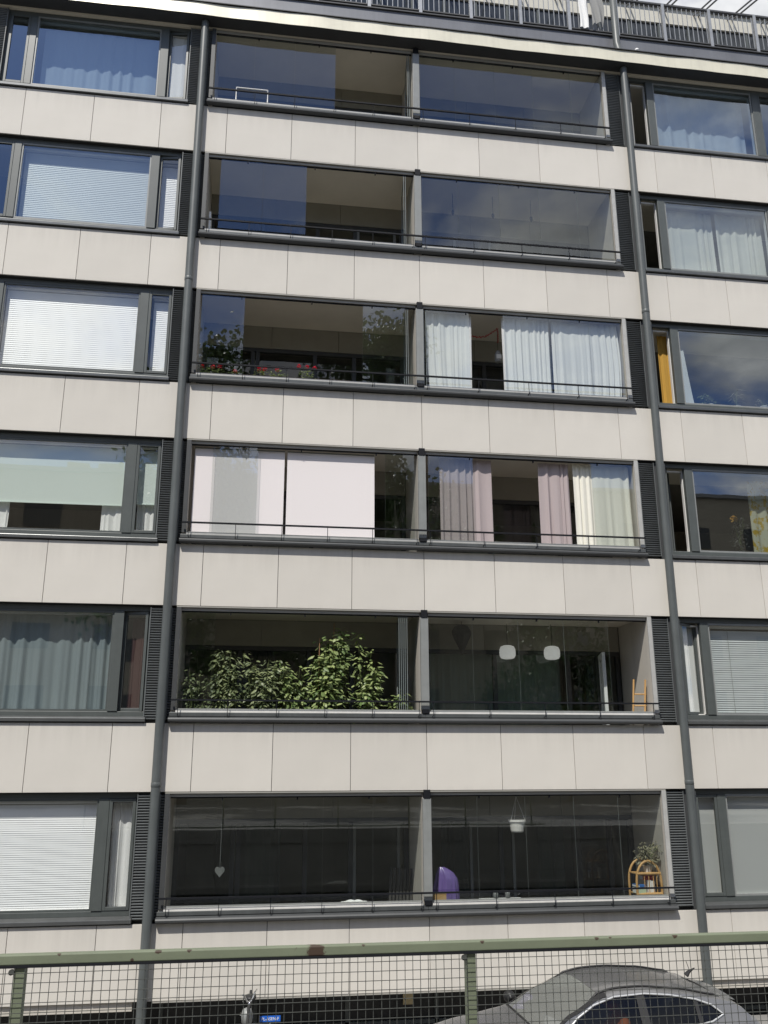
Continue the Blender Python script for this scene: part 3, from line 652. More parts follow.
# ------------------------------------------------------------------ things on the balconies and sills
def leafy(mb, base, h, spread, n, L, W, rnd, low=.1, top=1.0, droop=.3, tw=.5):
    for _ in range(n):
        t = low+(top-low)*rnd.random()**.85
        rr_ = spread*(1-abs(2*t-1)**2.2*tw)*math.sqrt(rnd.random())
        a = rnd.uniform(0, 6.283); p = Vector((base[0]+rr_*math.cos(a), base[1]+rr_*.6*math.sin(a), base[2]+h*t))
        d = Vector((math.cos(a)*.9+rnd.uniform(-.5, .5), math.sin(a)*.9-.3+rnd.uniform(-.5, .5), rnd.uniform(-droop-.5, .35)))
        s = rnd.uniform(.6, 1.2); mb.leaf(p, d, Vector((rnd.uniform(-.4, .4), -.4, 1)), L*s, W*s)
def potted(name, label, x, y, zf, pot_h, pot_r, h, spread, n, leafm, L, W, seed, cat='plant', potm='pot', canes=0, group=None, branches=5, tall=False, lean=0):
    rnd = random.Random(seed); e = empty(name, label, cat, group, (x, y, zf))
    MB().lathe((0,0,0), [(pot_r*.75,0),(pot_r,pot_h),(pot_r*1.06,pot_h),(pot_r*1.06,pot_h*.9),(pot_r*.94,pot_h*.9)], 16).build('pot', M[potm], e)
    MB().lathe((0,0,0), [(pot_r*.9,pot_h*.86),(pot_r*.9,pot_h*.93),(.01,pot_h*.94)], 16).build('soil', M['soil'], e)
    st = MB(); lf = MB()
    for b in range(branches):
        a = rnd.uniform(0, 6.283); tipr = spread*rnd.uniform(.3, .9); hh = h*rnd.uniform(.65, 1.0)
        pts = [Vector((tipr*math.cos(a)*t**1.5+lean*t, tipr*.6*math.sin(a)*t**1.5, pot_h*.9+hh*t)) for t in (0, .35, .7, 1)]
        st.tube(pts, [.008, .007, .005, .002], 5)
        for q in range(n//branches):
            t = rnd.uniform(.15 if not tall else .42, 1.02); i = min(2, int(t*3)); p = pts[i].lerp(pts[i+1], min(1, t*3-i))
            a2 = rnd.uniform(0, 6.283); off = rnd.uniform(.0, .27 if tall else .16)*(1.15-t*.7)
            p = p+Vector((math.cos(a2)*off, math.sin(a2)*off*.7, rnd.uniform(-.05, .05)))
            d = Vector((math.cos(a2), math.sin(a2)-.25, rnd.uniform(-.9, .25)))
            s = rnd.uniform(.35, 1.2); lf.leaf(p, d, Vector((rnd.uniform(-.7, .7), -.4, 1)), L*s, W*s*rnd.uniform(.7, 1.1), rnd.uniform(.1, .6))
    st.build('stem', M['stem'], e); lf.build('foliage', M[leafm], e)
    for c in range(canes):
        xx = rnd.uniform(-.06, .06); MB().tube([(xx, .03, pot_h*.5), (xx+.02, .03, pot_h+h*.98)], .007, 6).build('cane', M['cane'], e)
    return e
F4 = z(4)-.88
pl_ = [('dark small-leaved pepper plant at the far left end of the planted balcony', -2.22, .30, 1.66, .28, 430, 'leafd', .10, .055),
       ('bushy pepper plant with pale hanging leaves, second from the left', -1.72, .32, 1.88, .40, 820, 'leafd', .125, .055),
       ('bushy pepper plant in the middle of the row, third from the left', -1.12, .32, 1.80, .40, 820, 'leafd', .125, .06),
       ('broad-leaved plant left of the tall tomato plants', -.58, .34, 1.76, .34, 640, 'leaf', .12, .065)]
for i, (lab, x, y, h, s, n, lm, l_, w_) in enumerate(pl_):
    potted('pepper_plant', lab, x, y, F4, .26, .15, h, s, n, lm, l_, w_, 40+i, branches=14, tall=True)
potted('tomato_plant', 'tall tomato plant tied to a cane left of the tallest shoot', -.16, .30, F4, .28, .16, 2.1, .30, 560, 'leaf', .13, .075, 51, canes=1, branches=10, tall=True)
potted('tomato_plant', 'tomato plant with the tallest shoot reaching toward the ceiling', .12, .32, F4, .28, .16, 2.38, .26, 480, 'leaf', .12, .07, 52, canes=1, branches=6, tall=True)
potted('tomato_plant', 'tall tomato plant arching over at the right end of the row', .56, .30, F4, .28, .16, 2.26, .26, 400, 'leaf', .125, .07, 57, branches=5, tall=True, lean=.12)
potted('basil_plant', 'low leafy plant at the folded glass next to the partition', 1.20, .28, F4, .75, .11, .80, .30, 320, 'leaf', .10, .06, 54, branches=8)
# geraniums
GER = [(-2.43, 'single small red geranium at the left end of the flower box'), (-2.18, 'red geranium with two flower heads, second from the left'), (-1.84, 'low red geranium just left of the glass edge'),
       (-1.33, 'leafy red geranium in the middle of the flower row'), (-1.03, 'red geranium with one flower head right of the middle'), (-.50, 'tall red geranium with three flower heads at the right end')]
pb = empty('planter_trough', 'dark trough of flowers on the third-row balcony sill', 'planter', None, (-1.2, .20, z(2)+.10))
MB().box(-1.28, 1.55, -.08, .08, .0, .17).build('trough', M['black'], pb, bevel=.01); MB().box(-1.25, 1.52, -.07, .07, .171, .18).build('soil', M['soil'], pb)
for i, (x, lab) in enumerate(GER):
    rnd = random.Random(60+i); e = empty('geranium', lab, 'flower', 'red geraniums in the balcony trough', (x, .20, z(2)+.29))
    st = MB(); lf = MB(); pe = MB(); nh = (1, 2, 1, 2, 1, 3)[i]; hh = (.13, .15, .06, .16, .15, .24)[i]
    for _ in range(46):
        a = rnd.uniform(0, 6.283); r_ = rnd.uniform(.02, .16); p = Vector((r_*math.cos(a), r_*.5*math.sin(a), rnd.uniform(.0, hh*.75)))
        lf.leaf(p, Vector((math.cos(a), math.sin(a)-.4, rnd.uniform(-.2, .6))), Vector((0, -.5, 1)), rnd.uniform(.035, .06), rnd.uniform(.035, .055))
    for h_ in range(nh):
        cx_, cz_ = (h_-(nh-1)/2)*.13+rnd.uniform(-.02, .02), hh*rnd.uniform(.85, 1.1)
        st.tube([(cx_*.3, 0, 0), (cx_*.8, -.01, cz_*.6), (cx_, -.02, cz_)], .004, 5)
        for _ in range(34):
            a = rnd.uniform(0, 6.283); el = rnd.uniform(-.6, 1.57); dd = Vector((math.cos(a)*math.cos(el), math.sin(a)*math.cos(el), math.sin(el)))
            pe.leaf(Vector((cx_, -.02, cz_))+dd*.022, dd+Vector((rnd.uniform(-.4, .4), rnd.uniform(-.4, .4), 0)), Vector((.2, -.3, 1)), .03, .028)
    st.build('stem', M['stem'], e); lf.build('foliage', M['leaf'], e); pe.build('flower_head', M['petal'], e)
# white frame on the top balcony
m = MB(); m.tube([(-2.06,.03,z(0)+.206),(-2.06,.03,z(0)+.53),(-1.43,.03,z(0)+.53),(-1.43,.03,z(0)+.206)], .014, 8)
tag(m.build('wire_frame', M['white']), 'thin white rectangular frame standing on the top left balcony sill', 'frame')
# white board leaning at the left end of the second balcony
m = MB(); m.box(-2.47, -2.43, .2, .5, z(1)-.88, z(1)+.72); o = m.build('leaning_board', M['white'], bevel=.006); tag(o, 'narrow white board standing at the left end behind the sliding panes', 'board')
# red garland and small hanging lantern
g = MB(); rnd = random.Random(3)
pts = [(2.79, .6, 1.62), (2.92, .6, 1.60), (3.08, .6, 1.62), (3.22, .6, 1.72), (3.345, .6, 1.82), (3.35, .6, 1.66), (3.34, .6, 1.5)]
g.tube([(p[0], p[1], p[2]+z(2)) for p in pts], .006, 5)
for i in range(len(pts)-1):
    for q in range(26):
        p = Vector(pts[i]).lerp(Vector(pts[i+1]), q/26)+Vector((0, 0, z(2))); d = Vector((rnd.uniform(-1, 1), rnd.uniform(-1, 1), rnd.uniform(-1, 1))); g.leaf(p, d, Vector((.1, 0, 1)), .032, .01)
tag(g.build('tinsel_garland', M['redm']), 'red tinsel garland hanging between the white balcony curtains', 'garland')
e = empty('hanging_lantern', 'small grey lantern hanging under the red garland', 'lantern', None, (3.335, .6, z(2)+1.08))
MB().lathe((0,0,0), [(.06,0),(.07,.02),(.07,.16),(.05,.2),(.02,.25)], 8).build('lantern_body', M['greyc'], e); MB().tube([(0,0,.25),(0,0,.74)], .004, 5).build('cord', M['rail'], e)
MB().box(-.05, .05, -.072, .072, .05, .14).build('lantern_pane', M['wpot'], e)
# hooks (second row, right bay)
for x, lab in ((2.49, 'leftmost of three tiny dark hooks under the balcony ceiling'), (3.35, 'middle of three tiny dark hooks under the balcony ceiling'), (4.18, 'rightmost of three tiny dark hooks under the balcony ceiling')):
    m = MB().tube([(x,.6,z(1)+1.90),(x,.6,z(1)+1.70),(x,.6,z(1)+1.5)], .006, 5); m.lathe((x,.6,z(1)+1.38), [(.012,0),(.03,.04),(.03,.1),(.012,.13)], 8)
    tag(m.build('ceiling_hook', M['kitem']), lab, 'hook', 'hooks under the balcony ceiling')
# kite shaped shade and oval lamps
e = empty('kite_lantern', 'dark kite-shaped lantern hanging near the balcony partition', 'lantern', None, (2.53, 1.0, z(4)+1.29))
MB().lathe((0,0,0), [(.005,0),(.05,.10),(.12,.24),(.185,.38),(.185,.44),(.13,.53),(.06,.56)], 8).build('shade', M['kitem'], e); MB().tube([(0,0,.56),(0,0,.624)], .005, 5).build('cord', M['rail'], e)
for x, lab in ((3.44, 'left one of two white oval pendant lamps behind the balcony glass'), (4.31, 'right one of two white oval pendant lamps behind the balcony glass')):
    e = empty('pendant_lamp', lab, 'lamp', 'white oval pendant lamps', (x, 1.15, z(4)+1.25))
    MB().lathe((0,0,0), [(.08,0),(.125,.015),(.148,.055),(.153,.12),(.148,.18),(.125,.23),(.07,.25),(.02,.255)], 24).build('lamp_shade', M['lamp'], e, smooth=True); MB().tube([(0,0,.25),(0,0,.665)], .004, 5).build('cord', M['rail'], e)
# open white balcony door
e = empty('balcony_door', 'white door standing open onto the balcony with pendant lamps', 'door', None, (5.32, 1.33, z(4)-.87)); e.rotation_euler = (0, 0, R(-15))
MB().box(-.03, .03, -.62, 0, 0, .1).box(-.03, .03, -.62, 0, 2.1, 2.22).box(-.03, .03, -.62, -.52, .101, 2.099).box(-.03, .03, -.1, 0, .101, 2.099).build('door_frame', M['white'], e, bevel=.004)
o = pane(-.52, -.1, 0, .101, 2.099, M['rglass'], e, 'door_pane'); o.data.transform(Matrix.Rotation(R(90), 4, 'Z')); o.data.update()
MB().tube([(-.031,-.57,1.05),(-.07,-.57,1.05),(-.07,-.45,1.05)], .01, 6).build('handle', M['frame_l'], e)
# wooden chair
e = empty('wooden_chair', 'pale wooden chair at the right end of the balcony with pendant lamps', 'chair', None, (5.45, .42, F4))
for x in (-.02, .20):
    MB().tube([(x, .25, 0), (x, .2, .45)], .017, 8).build('leg', M['wood'], e)
    MB().tube([(x-.03, -.10, 0), (x-.02, -.14, .45), (x+.02, -.21, 1.3), (x+.045, -.24, 1.68)], .017, 8).build('back_leg', M['wood'], e)
MB().box(-.06, .22, -.15, .25, .452, .475).build('seat', M['wood'], e, bevel=.006)
m = MB()
for zz_ in (1.0, 1.22, 1.42): m.tube([(-.02+(zz_-.45)*.05, -.14-(zz_-.45)*.08, zz_), (.20+(zz_-.45)*.05, -.14-(zz_-.45)*.08, zz_)], .013, 8)
m.build('backrest', M['wood'], e)
# bottom-left balcony: heart, folding chair
e = empty('heart_ornament', 'pale heart hanging on a thread inside the bottom left balcony', 'ornament', None, (-1.70, .30, z(5)+.70))
hp = []
for i in range(40):
    t = 2*math.pi*i/40; hp.append((.0048*16*math.sin(t)**3, .0058*(13*math.cos(t)-5*math.cos(2*t)-2*math.cos(3*t)-math.cos(4*t))))
m = MB(); m.v = [(a, -.012, b) for a, b in hp]+[(a, .012, b) for a, b in hp]; m.f = [tuple(range(40))[::-1], tuple(range(40, 80))]+[(i, (i+1) % 40, 40+(i+1) % 40, 40+i) for i in range(40)]
m.build('heart', M['jar'], e); MB().tube([(0,0,.03),(0,0,1.2)], .003, 5).build('thread', M['frame_l'], e)
e = empty('folding_chair', 'dark slatted folding chair beside the partition of the bottom left balcony', 'chair', None, (1.27, .85, z(5)-.88))
m = MB()
for i in range(7): m.box(-.2+i*.06, -.16+i*.06, 0, .02, .45, 1.52)
o = m.build('backrest', M['chairm'], e); o.rotation_euler = (R(-8), R(4), 0)
MB().box(-.22, .22, -.42, .0, .44, .465).build('seat', M['chairm'], e)
for (x, y0_, y1_) in ((-.21, -.4, .15), (.21, -.4, .15), (-.23, .1, -.4), (.23, .1, -.4)): MB().tube([(x, y0_, 0), (x, y1_, .44 if y0_ > 0 else .9)], .012, 6).build('leg', M['chairm'], e)
e = empty('laundry_heap', 'small crumpled white cloth on the bottom left balcony sill', 'cloth', None, (.45, .16, z(5)+.213))
MB().grid(lambda u, v: ((u-.5)*.42, (v-.5)*.09, .012+.035*abs(math.sin(u*9+v*3))*math.sin(math.pi*v)*math.sin(math.pi*u)), 24, 8).build('folds', M['cwhite'], e, smooth=True)
# bottom-right balcony
e = empty('hanging_pot', 'white flower pot hanging on cords in the bottom right balcony', 'flower pot', None, (3.255, .35, z(5)+1.23))
MB().lathe((0,0,0), [(.095,0),(.11,.02),(.135,.17),(.15,.17),(.15,.20),(.125,.20)], 20).build('pot', M['wpot'], e, smooth=False)
for i in range(3):
    a = R(90+120*i); MB().tube([(.14*math.cos(a), .14*math.sin(a), .2), (0, 0, .58)], .004, 5).build('cord', M['wpot'], e)
MB().tube([(0,0,.58),(0,0,.685)], .006, 5).build('hook', M['rail'], e)
rnd = random.Random(5)
PL, PR = [(-.2,-.22),(.40,-.205),(.52,-.17),(.66,-.14),(.76,-.10)], [(-.2,.23),(.40,.215),(.50,.21),(.58,.195),(.67,.135),(.73,.05),(.76,-.02)]
def pt_(t, x):
    for i in range(len(t)-1):
        if x <= t[i+1][0]: return t[i][1]+(t[i+1][1]-t[i][1])*max(0, (x-t[i][0])/(t[i+1][0]-t[i][0]))
    return t[-1][1]
def purp(u, v):
    a = 2*math.pi*u; zz_ = -.2+.96*v; l, r = pt_(PL, zz_), pt_(PR, zz_); c, h = (l+r)/2, (r-l)/2
    w_ = 1+(.06*math.sin(4*a+1)+.12*math.sin(9*a+2+2*v)+.08*math.sin(15*a+3*v))*(1.25-v)*(.35+.9*v)
    return (c+h*w_*math.cos(a), max(h, .03)*.62*w_*math.sin(a), zz_)
o = MB().grid(purp, 96, 44).build('covered_object', M['purple'], smooth=True); o.location = (1.99, .36, z(5)-.06); tag(o, 'shiny purple satin cover draped over something beside the partition', 'cover')
e = empty('side_table', 'small dark side table under the purple cover', 'table', None, (1.99, .42, z(5)-.88))
MB().box(-.22, .22, -.2, .2, .59, .61).build('table_top', M['black'], e)
for x in (-.2, .2):
    for y in (-.18, .18): MB().box(x-.012, x+.012, y-.012, y+.012, 0, .589).build('leg', M['black'], e)
e = empty('cardboard_box', 'small tan wooden box in front of the purple cover', 'box', None, (1.84, .11, z(5)+.213))
MB().box(-.11, .11, -.02, .03, 0, .10).build('box_body', M['card'], e, bevel=.004); MB().box(-.113, .113, -.023, .033, .10, .108).build('lid', M['card'], e)
tag(MB().box(2.5, 3.2, .10, .145, z(5)+.213, z(5)+.232).build('white_board', M['white'], bevel=.004), 'long white strip lying on the bottom right balcony sill', 'board')
for x, h, lab in ((2.78, .075, 'left one of two small grey jars on the balcony sill'), (2.98, .085, 'right one of two small grey jars on the balcony sill')):
    e = empty('jar', lab, 'jar', 'small jars on the balcony sill', (x, .12, z(5)+.233)); MB().lathe((0,0,0), [(.032,0),(.04,.01),(.042,h),(.03,h+.01)], 14).build('jar_body', M['jar'], e, smooth=True); MB().lathe((0,0,h+.011), [(.034,0),(.034,.015),(.01,.018)], 14).build('lid', M['frame_l'], e)
# bamboo shelf with arched sides, books and a plant
e = empty('rattan_shelf', 'arched pale cane shelf at the right end of the bottom right balcony', 'shelf', None, (5.48, .36, z(5)-.88))
for y, x in ((-.15, 0), (.17, 0)):
    m = MB(); arc = [(-.22, y, 0)]+[(-.22*math.cos(R(a)), y, 1.30+.33*math.sin(R(a))) for a in range(0, 181, 15)]+[(.22, y, 0)]; m.tube(arc, .021, 8); m.build('arched_side', M['wood'], e, smooth=True)
for zz_ in (.3, .72, 1.1, 1.42): 
    m = MB(); m.box(-.215, .215, -.15, .17, zz_, zz_+.015); m.tube([(-.215,-.155,zz_+.01),(.215,-.155,zz_+.01)], .022, 8); m.build('shelf_board', M['wood'], e)
m = MB()
for x in (-.08, 0, .08, .14): m.tube([(x, -.15, 1.13), (x, -.15, 1.42)], .007, 6)
m.build('spindle', M['wood'], e)
k = z(5)-.88
for i, (bx_, by_, bz_, w_, d_, h_, mt, rz, lab) in enumerate(((5.33, .30, 1.117, .13, .2, .10, 'book3', 8, 'pale green box file lying on the cane shelf'), (5.33, .30, 1.219, .12, .2, .035, 'book1', 14, 'blue book on top of the green box file'),
        (5.5, .34, 1.117, .045, .18, .2, 'book2', 0, 'white book standing left in the middle of the cane shelf'), (5.56, .34, 1.117, .05, .18, .19, 'book2', 0, 'white book standing right in the middle of the cane shelf'), (5.51, .36, 1.319, .2, .14, .07, 'book4', 0, 'red box above the white books'),
        (5.36, .28, 1.437-.7, .16, .22, .06, 'book2', -12, 'white paper pile on the lower cane shelf'))):
    e2 = empty('book', lab, 'book', None, (bx_, by_, k+bz_)); e2.rotation_euler = (0, 0, R(rz))
    MB().box(-w_/2, w_/2, -d_/2, d_/2, .004, h_-.004).build('pages', M['book2'], e2); MB().box(-w_/2-.004, w_/2+.004, -d_/2-.004, d_/2+.004, 0, .0038).box(-w_/2-.004, w_/2+.004, -d_/2-.004, d_/2+.004, h_-.0038, h_).box(-w_/2-.004, w_/2+.004, -d_/2-.006, -d_/2-.0042, .0039, h_-.0039).build('cover', M[mt], e2)
potted('trailing_plant', 'grey green trailing plant on top of the cane shelf', 5.52, .32, k+1.437, .12, .08, .38, .34, 420, 'leafg', .075, .03, 71, branches=9, potm='wpot')
# kitchen-window plants (third row, right)
ZS = z(2)+.20
potted('sill_plant', 'bushy dark green plant on the sill of the right window with clouds mirrored', 7.62, .34, ZS, .1, .07, .26, .2, 150, 'leafd', .08, .035, 81, potm='wpot')
potted('sill_plant', 'pale grassy plant in the middle of the right window sill', 8.2, .34, ZS, .1, .07, .34, .16, 60, 'leafg', .16, .014, 82, potm='wpot')
potted('sill_plant', 'small white-potted plant at the right end of the window sill', 8.78, .34, ZS, .12, .08, .16, .12, 50, 'leafg', .06, .03, 83, potm='wpot')
e = potted('dried_plant', 'tall dark spiky plant with a yellow bloom in the dark right window', 7.98, .42, z(3)+.20, .1, .07, .72, .17, 300, 'leafk', .075, .03, 84, branches=9, potm='black')
mm = MB(); rnd = random.Random(8)
for _ in range(30): mm.leaf(Vector((-.12, -.05, .74))+Vector((rnd.uniform(-.04, .04), rnd.uniform(-.04, .04), rnd.uniform(-.06, .06))), Vector((rnd.uniform(-1, 1), rnd.uniform(-1, .2), rnd.uniform(-1, 1))), Vector((0, 0, 1)), .05, .04)
mm.build('bloom', M['corange'], e)
# laundry on the roof railing
tag(MB().grid(lambda u, v: (5.45+.20*u+.01*math.sin(7*v), .25-.015-.02*math.sin(9*u+2*v)*(1-v), ZB+3.28+1.0*v), 16, 14).build('towel', M['cwhite'], smooth=True), 'white towel hanging over the roof railing', 'towel')
tag(MB().grid(lambda u, v: (5.74+(.26+.06*math.sin(3*v))*u-.03*v, .25-.02-.035*math.sin(11*u+4*v)*(1.1-v), ZB+3.36+.10*math.sin(3*u)+(.90-.10*math.sin(3*u))*v), 20, 16).build('jacket', M['greyc'], smooth=True), 'grey jacket hanging beside the towel on the roof railing', 'jacket')

# ------------------------------------------------------------------ plinth sign and note
e = empty('parking_sign', 'small blue plate with white lettering on a low post by the dark plinth', 'sign', None, (-.84, -.104, .36))
MB().tube([(0, .022, -.245), (0, .022, .07)], .012, 8).build('post', M['frame_l'], e)
MB().box(-.155, .155, 0, .008, 0, .082).build('plate', M['blue'], e, bevel=.002)
fc = bpy.data.curves.new('lettering', 'FONT'); fc.body = 'PL-ASEN-F'; fc.size = .058; fc.extrude = .001; fc.align_x = 'CENTER'
fo = bpy.data.objects.new('lettering', fc); col.objects.link(fo); fc.materials.append(M['white']); bpy.context.view_layer.update()
lm = bpy.data.meshes.new_from_object(fo.evaluated_get(bpy.context.evaluated_depsgraph_get())); bpy.data.objects.remove(fo); fo = bpy.data.objects.new('lettering', lm); col.objects.link(fo)
fo.parent = e; fo.location = (0, -.002, .022); fo.rotation_euler = (R(90), 0, 0)
tag(MB().box(1.29, 1.46, .49, .497, .385, .545).build('paper_note', M['note']), 'yellowed paper note stuck to the dark plinth', 'note')

# ------------------------------------------------------------------ bicycle parked along the facade, front wheel to the left
bk = empty('bicycle', 'bicycle parked nose-out with a chrome handlebar below the bottom left balcony', 'bicycle', None, (-1.16, -.55, .115)); bk.rotation_euler = (0, 0, R(88))
for x in (-.42, .62):
    m = MB(); m.tube([(x+.32*math.cos(a*.2618), 0, .34+.32*math.sin(a*.2618)) for a in range(24)], .02, 8, True); wh = m.build('wheel', M['tyre'], bk, smooth=True)
    m = MB(); m.tube([(x+.295*math.cos(a*.2618), 0, .34+.295*math.sin(a*.2618)) for a in range(24)], .009, 6, True)
    for a in range(18): m.tube([(x, .02*(-1)**a, .34), (x+.29*math.cos(a*.349), 0, .34+.29*math.sin(a*.349))], .0015, 4)
    m.build('rim', M['chrome'], wh)
MB().tube([(-.27,0,.62),(.13,0,.32)], .02, 8).tube([(-.24,0,.62),(.02,0,.60),(.22,0,.52)], .017, 8).tube([(.13,0,.3),(.25,0,.57)], .018, 8).tube([(.13,0,.3),(.62,0,.34)], .012, 8).tube([(.22,0,.52),(.62,0,.34)], .011, 8).tube([(-.22,0,.66),(-.33,0,.5),(-.42,.0,.34)], .016, 8).build('frame', M['black'], bk)
MB().tube([(-.24,0,.62),(-.23,0,.68)], .014, 8).tube([(-.05,-.10,.80),(-.12,-.075,.78),(-.20,-.03,.69),(-.23,0,.675),(-.26,.03,.69),(-.32,.07,.78),(-.38,.09,.80)], .012, 8).build('handlebar', M['chrome'], bk, smooth=True)
MB().tube([(-.12,-.08,.77),(-.14,-.10,.70)], .007, 6).tube([(-.32,.07,.77),(-.33,.09,.70)], .007, 6).build('brake_lever', M['chrome'], bk)
MB().lathe((-.40,.02,.43), [(.06,0),(.10,.03),(.11,.12),(.085,.19),(.03,.21)], 16, 1.0, .75).build('front_bag', M['frame_l'], bk, smooth=True)
MB().tube([(.25,0,.55),(.26,0,.60)], .013, 8).lathe((.27,0,.60), [(.10,0),(.13,.02),(.12,.05),(.05,.065)], 14, 1.1, .7).build('saddle', M['black'], bk, smooth=True)
MB().tube([(.13,.09,.3),(.13,-.09,.3)], .01, 6).tube([(.13,-.08,.3),(.05,-.08,.18)], .009, 6).box(.0,.09,-.14,-.09,.165,.185).tube([(.13,.08,.3),(.21,.08,.42)], .009, 6).box(.17,.26,.09,.14,.41,.43).build('crank', M['chrome'], bk)

# ------------------------------------------------------------------ the car
CX, CY = .60, -3.6
car = empty('parked_car', 'dark grey compact SUV with silver window trim below the facade', 'car', None, (CX, CY, .004))
def lerp_tab(t, x):
    for i in range(len(t)-1):
        if x <= t[i+1][0]:
            a = (x-t[i][0])/(t[i+1][0]-t[i][0]); a = max(0, a)
            a = a*a*(3-2*a)*.35+a*.65
            return t[i][1]+(t[i+1][1]-t[i][1])*a
    return t[-1][1]
TOP = [(0,.68),(.08,.76),(.4,.89),(.9,.985),(1.4,1.075),(1.52,1.12),(1.85,1.335),(2.25,1.52),(2.45,1.555),(2.75,1.565),(3.2,1.53),(3.6,1.46),(3.78,1.42),(3.88,1.36),(4.10,1.10),(4.30,.95),(4.36,.6)]
BELT = [(0,.62),(.08,.70),(.4,.82),(.9,.915),(1.45,1.01),(2.5,1.10),(3.4,1.17),(3.85,1.21),(4.02,1.22),(4.20,1.03),(4.30,.9),(4.36,.56)]
HW = [(0,.62),(.1,.74),(.35,.86),(.8,.91),(3.4,.915),(3.9,.89),(4.15,.84),(4.36,.74)]
def sect(s):
    t, b, w_ = lerp_tab(TOP, s), lerp_tab(BELT, s), lerp_tab(HW, s)
    zb_ = .24
    for sw in (.86, 3.45):
        d = abs(s-sw)
        if d < .40: zb_ = max(zb_, .34+math.sqrt(max(0, .40**2-d*d)))
    zb_ = min(zb_, b-.12); d = max(.02, t-b); ins = .27*min(1, max(0, d-.06)/.5)
    z1 = max(zb_+.015, min(.5, b-.1)); z2 = max(z1+.02, min(.8, b-.09))
    y4 = w_-.05
    return [(w_-.07, zb_), (w_-.01, z1), (w_, z2), (w_-.02, max(z2+.01, b-.05)), (y4, b), (y4-.02-ins*.9, b+d*.885), (y4-.07-ins, b+d*.96), ((y4-.07-ins)*.55, b+d*.99), (0, t)]
ST = sorted(set([0, .03, .08, .15, .25]+[round(.3+.06*i, 3) for i in range(64)]+[4.12, 4.16, 4.2, 4.24, 4.28, 4.32, 4.34, 4.36]))
SA, SB, WA, WB = 1.5, 3.81, 1.5, 2.22
ST = sorted(set(ST+[SA, SB, WB]))
body = bmesh.new(); rings = []
for s in ST:
    h = sect(s); ring = [body.verts.new((s, -y, zz_)) for y, zz_ in h]+[body.verts.new((s, y, zz_)) for y, zz_ in h[-2::-1]]; rings.append(ring)
n = len(rings[0])
for i in range(len(ST)-1):
    mid = (ST[i]+ST[i+1])/2
    for j in range(n-1):
        jj = min(j, n-2-j)
        if jj == 4 and SA < mid < SB: continue
        if jj in (6, 7) and WA < mid < WB: continue
        body.faces.new((rings[i][j], rings[i+1][j], rings[i+1][j+1], rings[i][j+1]))
body.faces.new(rings[0]); body.faces.new(rings[-1][::-1])
DLO = [(1.66,1.075),(1.74,1.16),(1.90,1.285),(2.12,1.40),(2.38,1.485),(2.75,1.505),(3.05,1.485),(3.35,1.43),(3.52,1.375),(3.64,1.285),(3.48,1.22),(3.26,1.185),(2.6,1.125)]
def side_y(s, zz_):
    h = sect(s); (y4, z4), (y5, z5) = h[4], h[5]; t = (zz_-z4)/max(.01, z5-z4); return y4+(y5-y4)*t
# clip the glass outline to stay under the cant rail
DLO = [(s, min(q, sect(s)[5][1]-.018)) for s, q in DLO]
for sg in (-1, 1):
    bm2 = bmesh.new()
    ss = [s for s in ST if SA <= s <= SB]
    outer = [bm2.verts.new((s, sg*sect(s)[4][0], sect(s)[4][1])) for s in ss]+[bm2.verts.new((s, sg*sect(s)[5][0], sect(s)[5][1])) for s in ss[::-1]]
    inner = [bm2.verts.new((s, sg*side_y(s, q), q)) for s, q in DLO]
    ed = [bm2.edges.new((lp[i], lp[(i+1) % len(lp)])) for lp in (outer, inner) for i in range(len(lp))]
    bmesh.ops.triangle_fill(bm2, use_beauty=True, use_dissolve=False, edges=ed)
    me_ = bpy.data.meshes.new('tmp'); bm2.to_mesh(me_); body.from_mesh(me_); bm2.free(); bpy.data.meshes.remove(me_)
bmesh.ops.remove_doubles(body, verts=body.verts, dist=.0005); bmesh.ops.recalc_face_normals(body, faces=body.faces)
me = bpy.data.meshes.new('body'); body.to_mesh(me); body.free(); me.materials.append(M['car'])
bo = bpy.data.objects.new('body', me); col.objects.link(bo); bo.parent = car
for p in me.polygons: p.use_smooth = True
es = bo.modifiers.new('es', 'EDGE_SPLIT'); es.split_angle = R(38)
def dloz(s, top):  # upper / lower glass line at s
    best = []
    for i in range(len(DLO)):
        (a, za_), (b_, zb2) = DLO[i], DLO[(i+1) % len(DLO)]
        if (a-s)*(b_-s) <= 0 and a != b_: best.append(za_+(zb2-za_)*(s-a)/(b_-a))
    return max(best) if top else min(best)
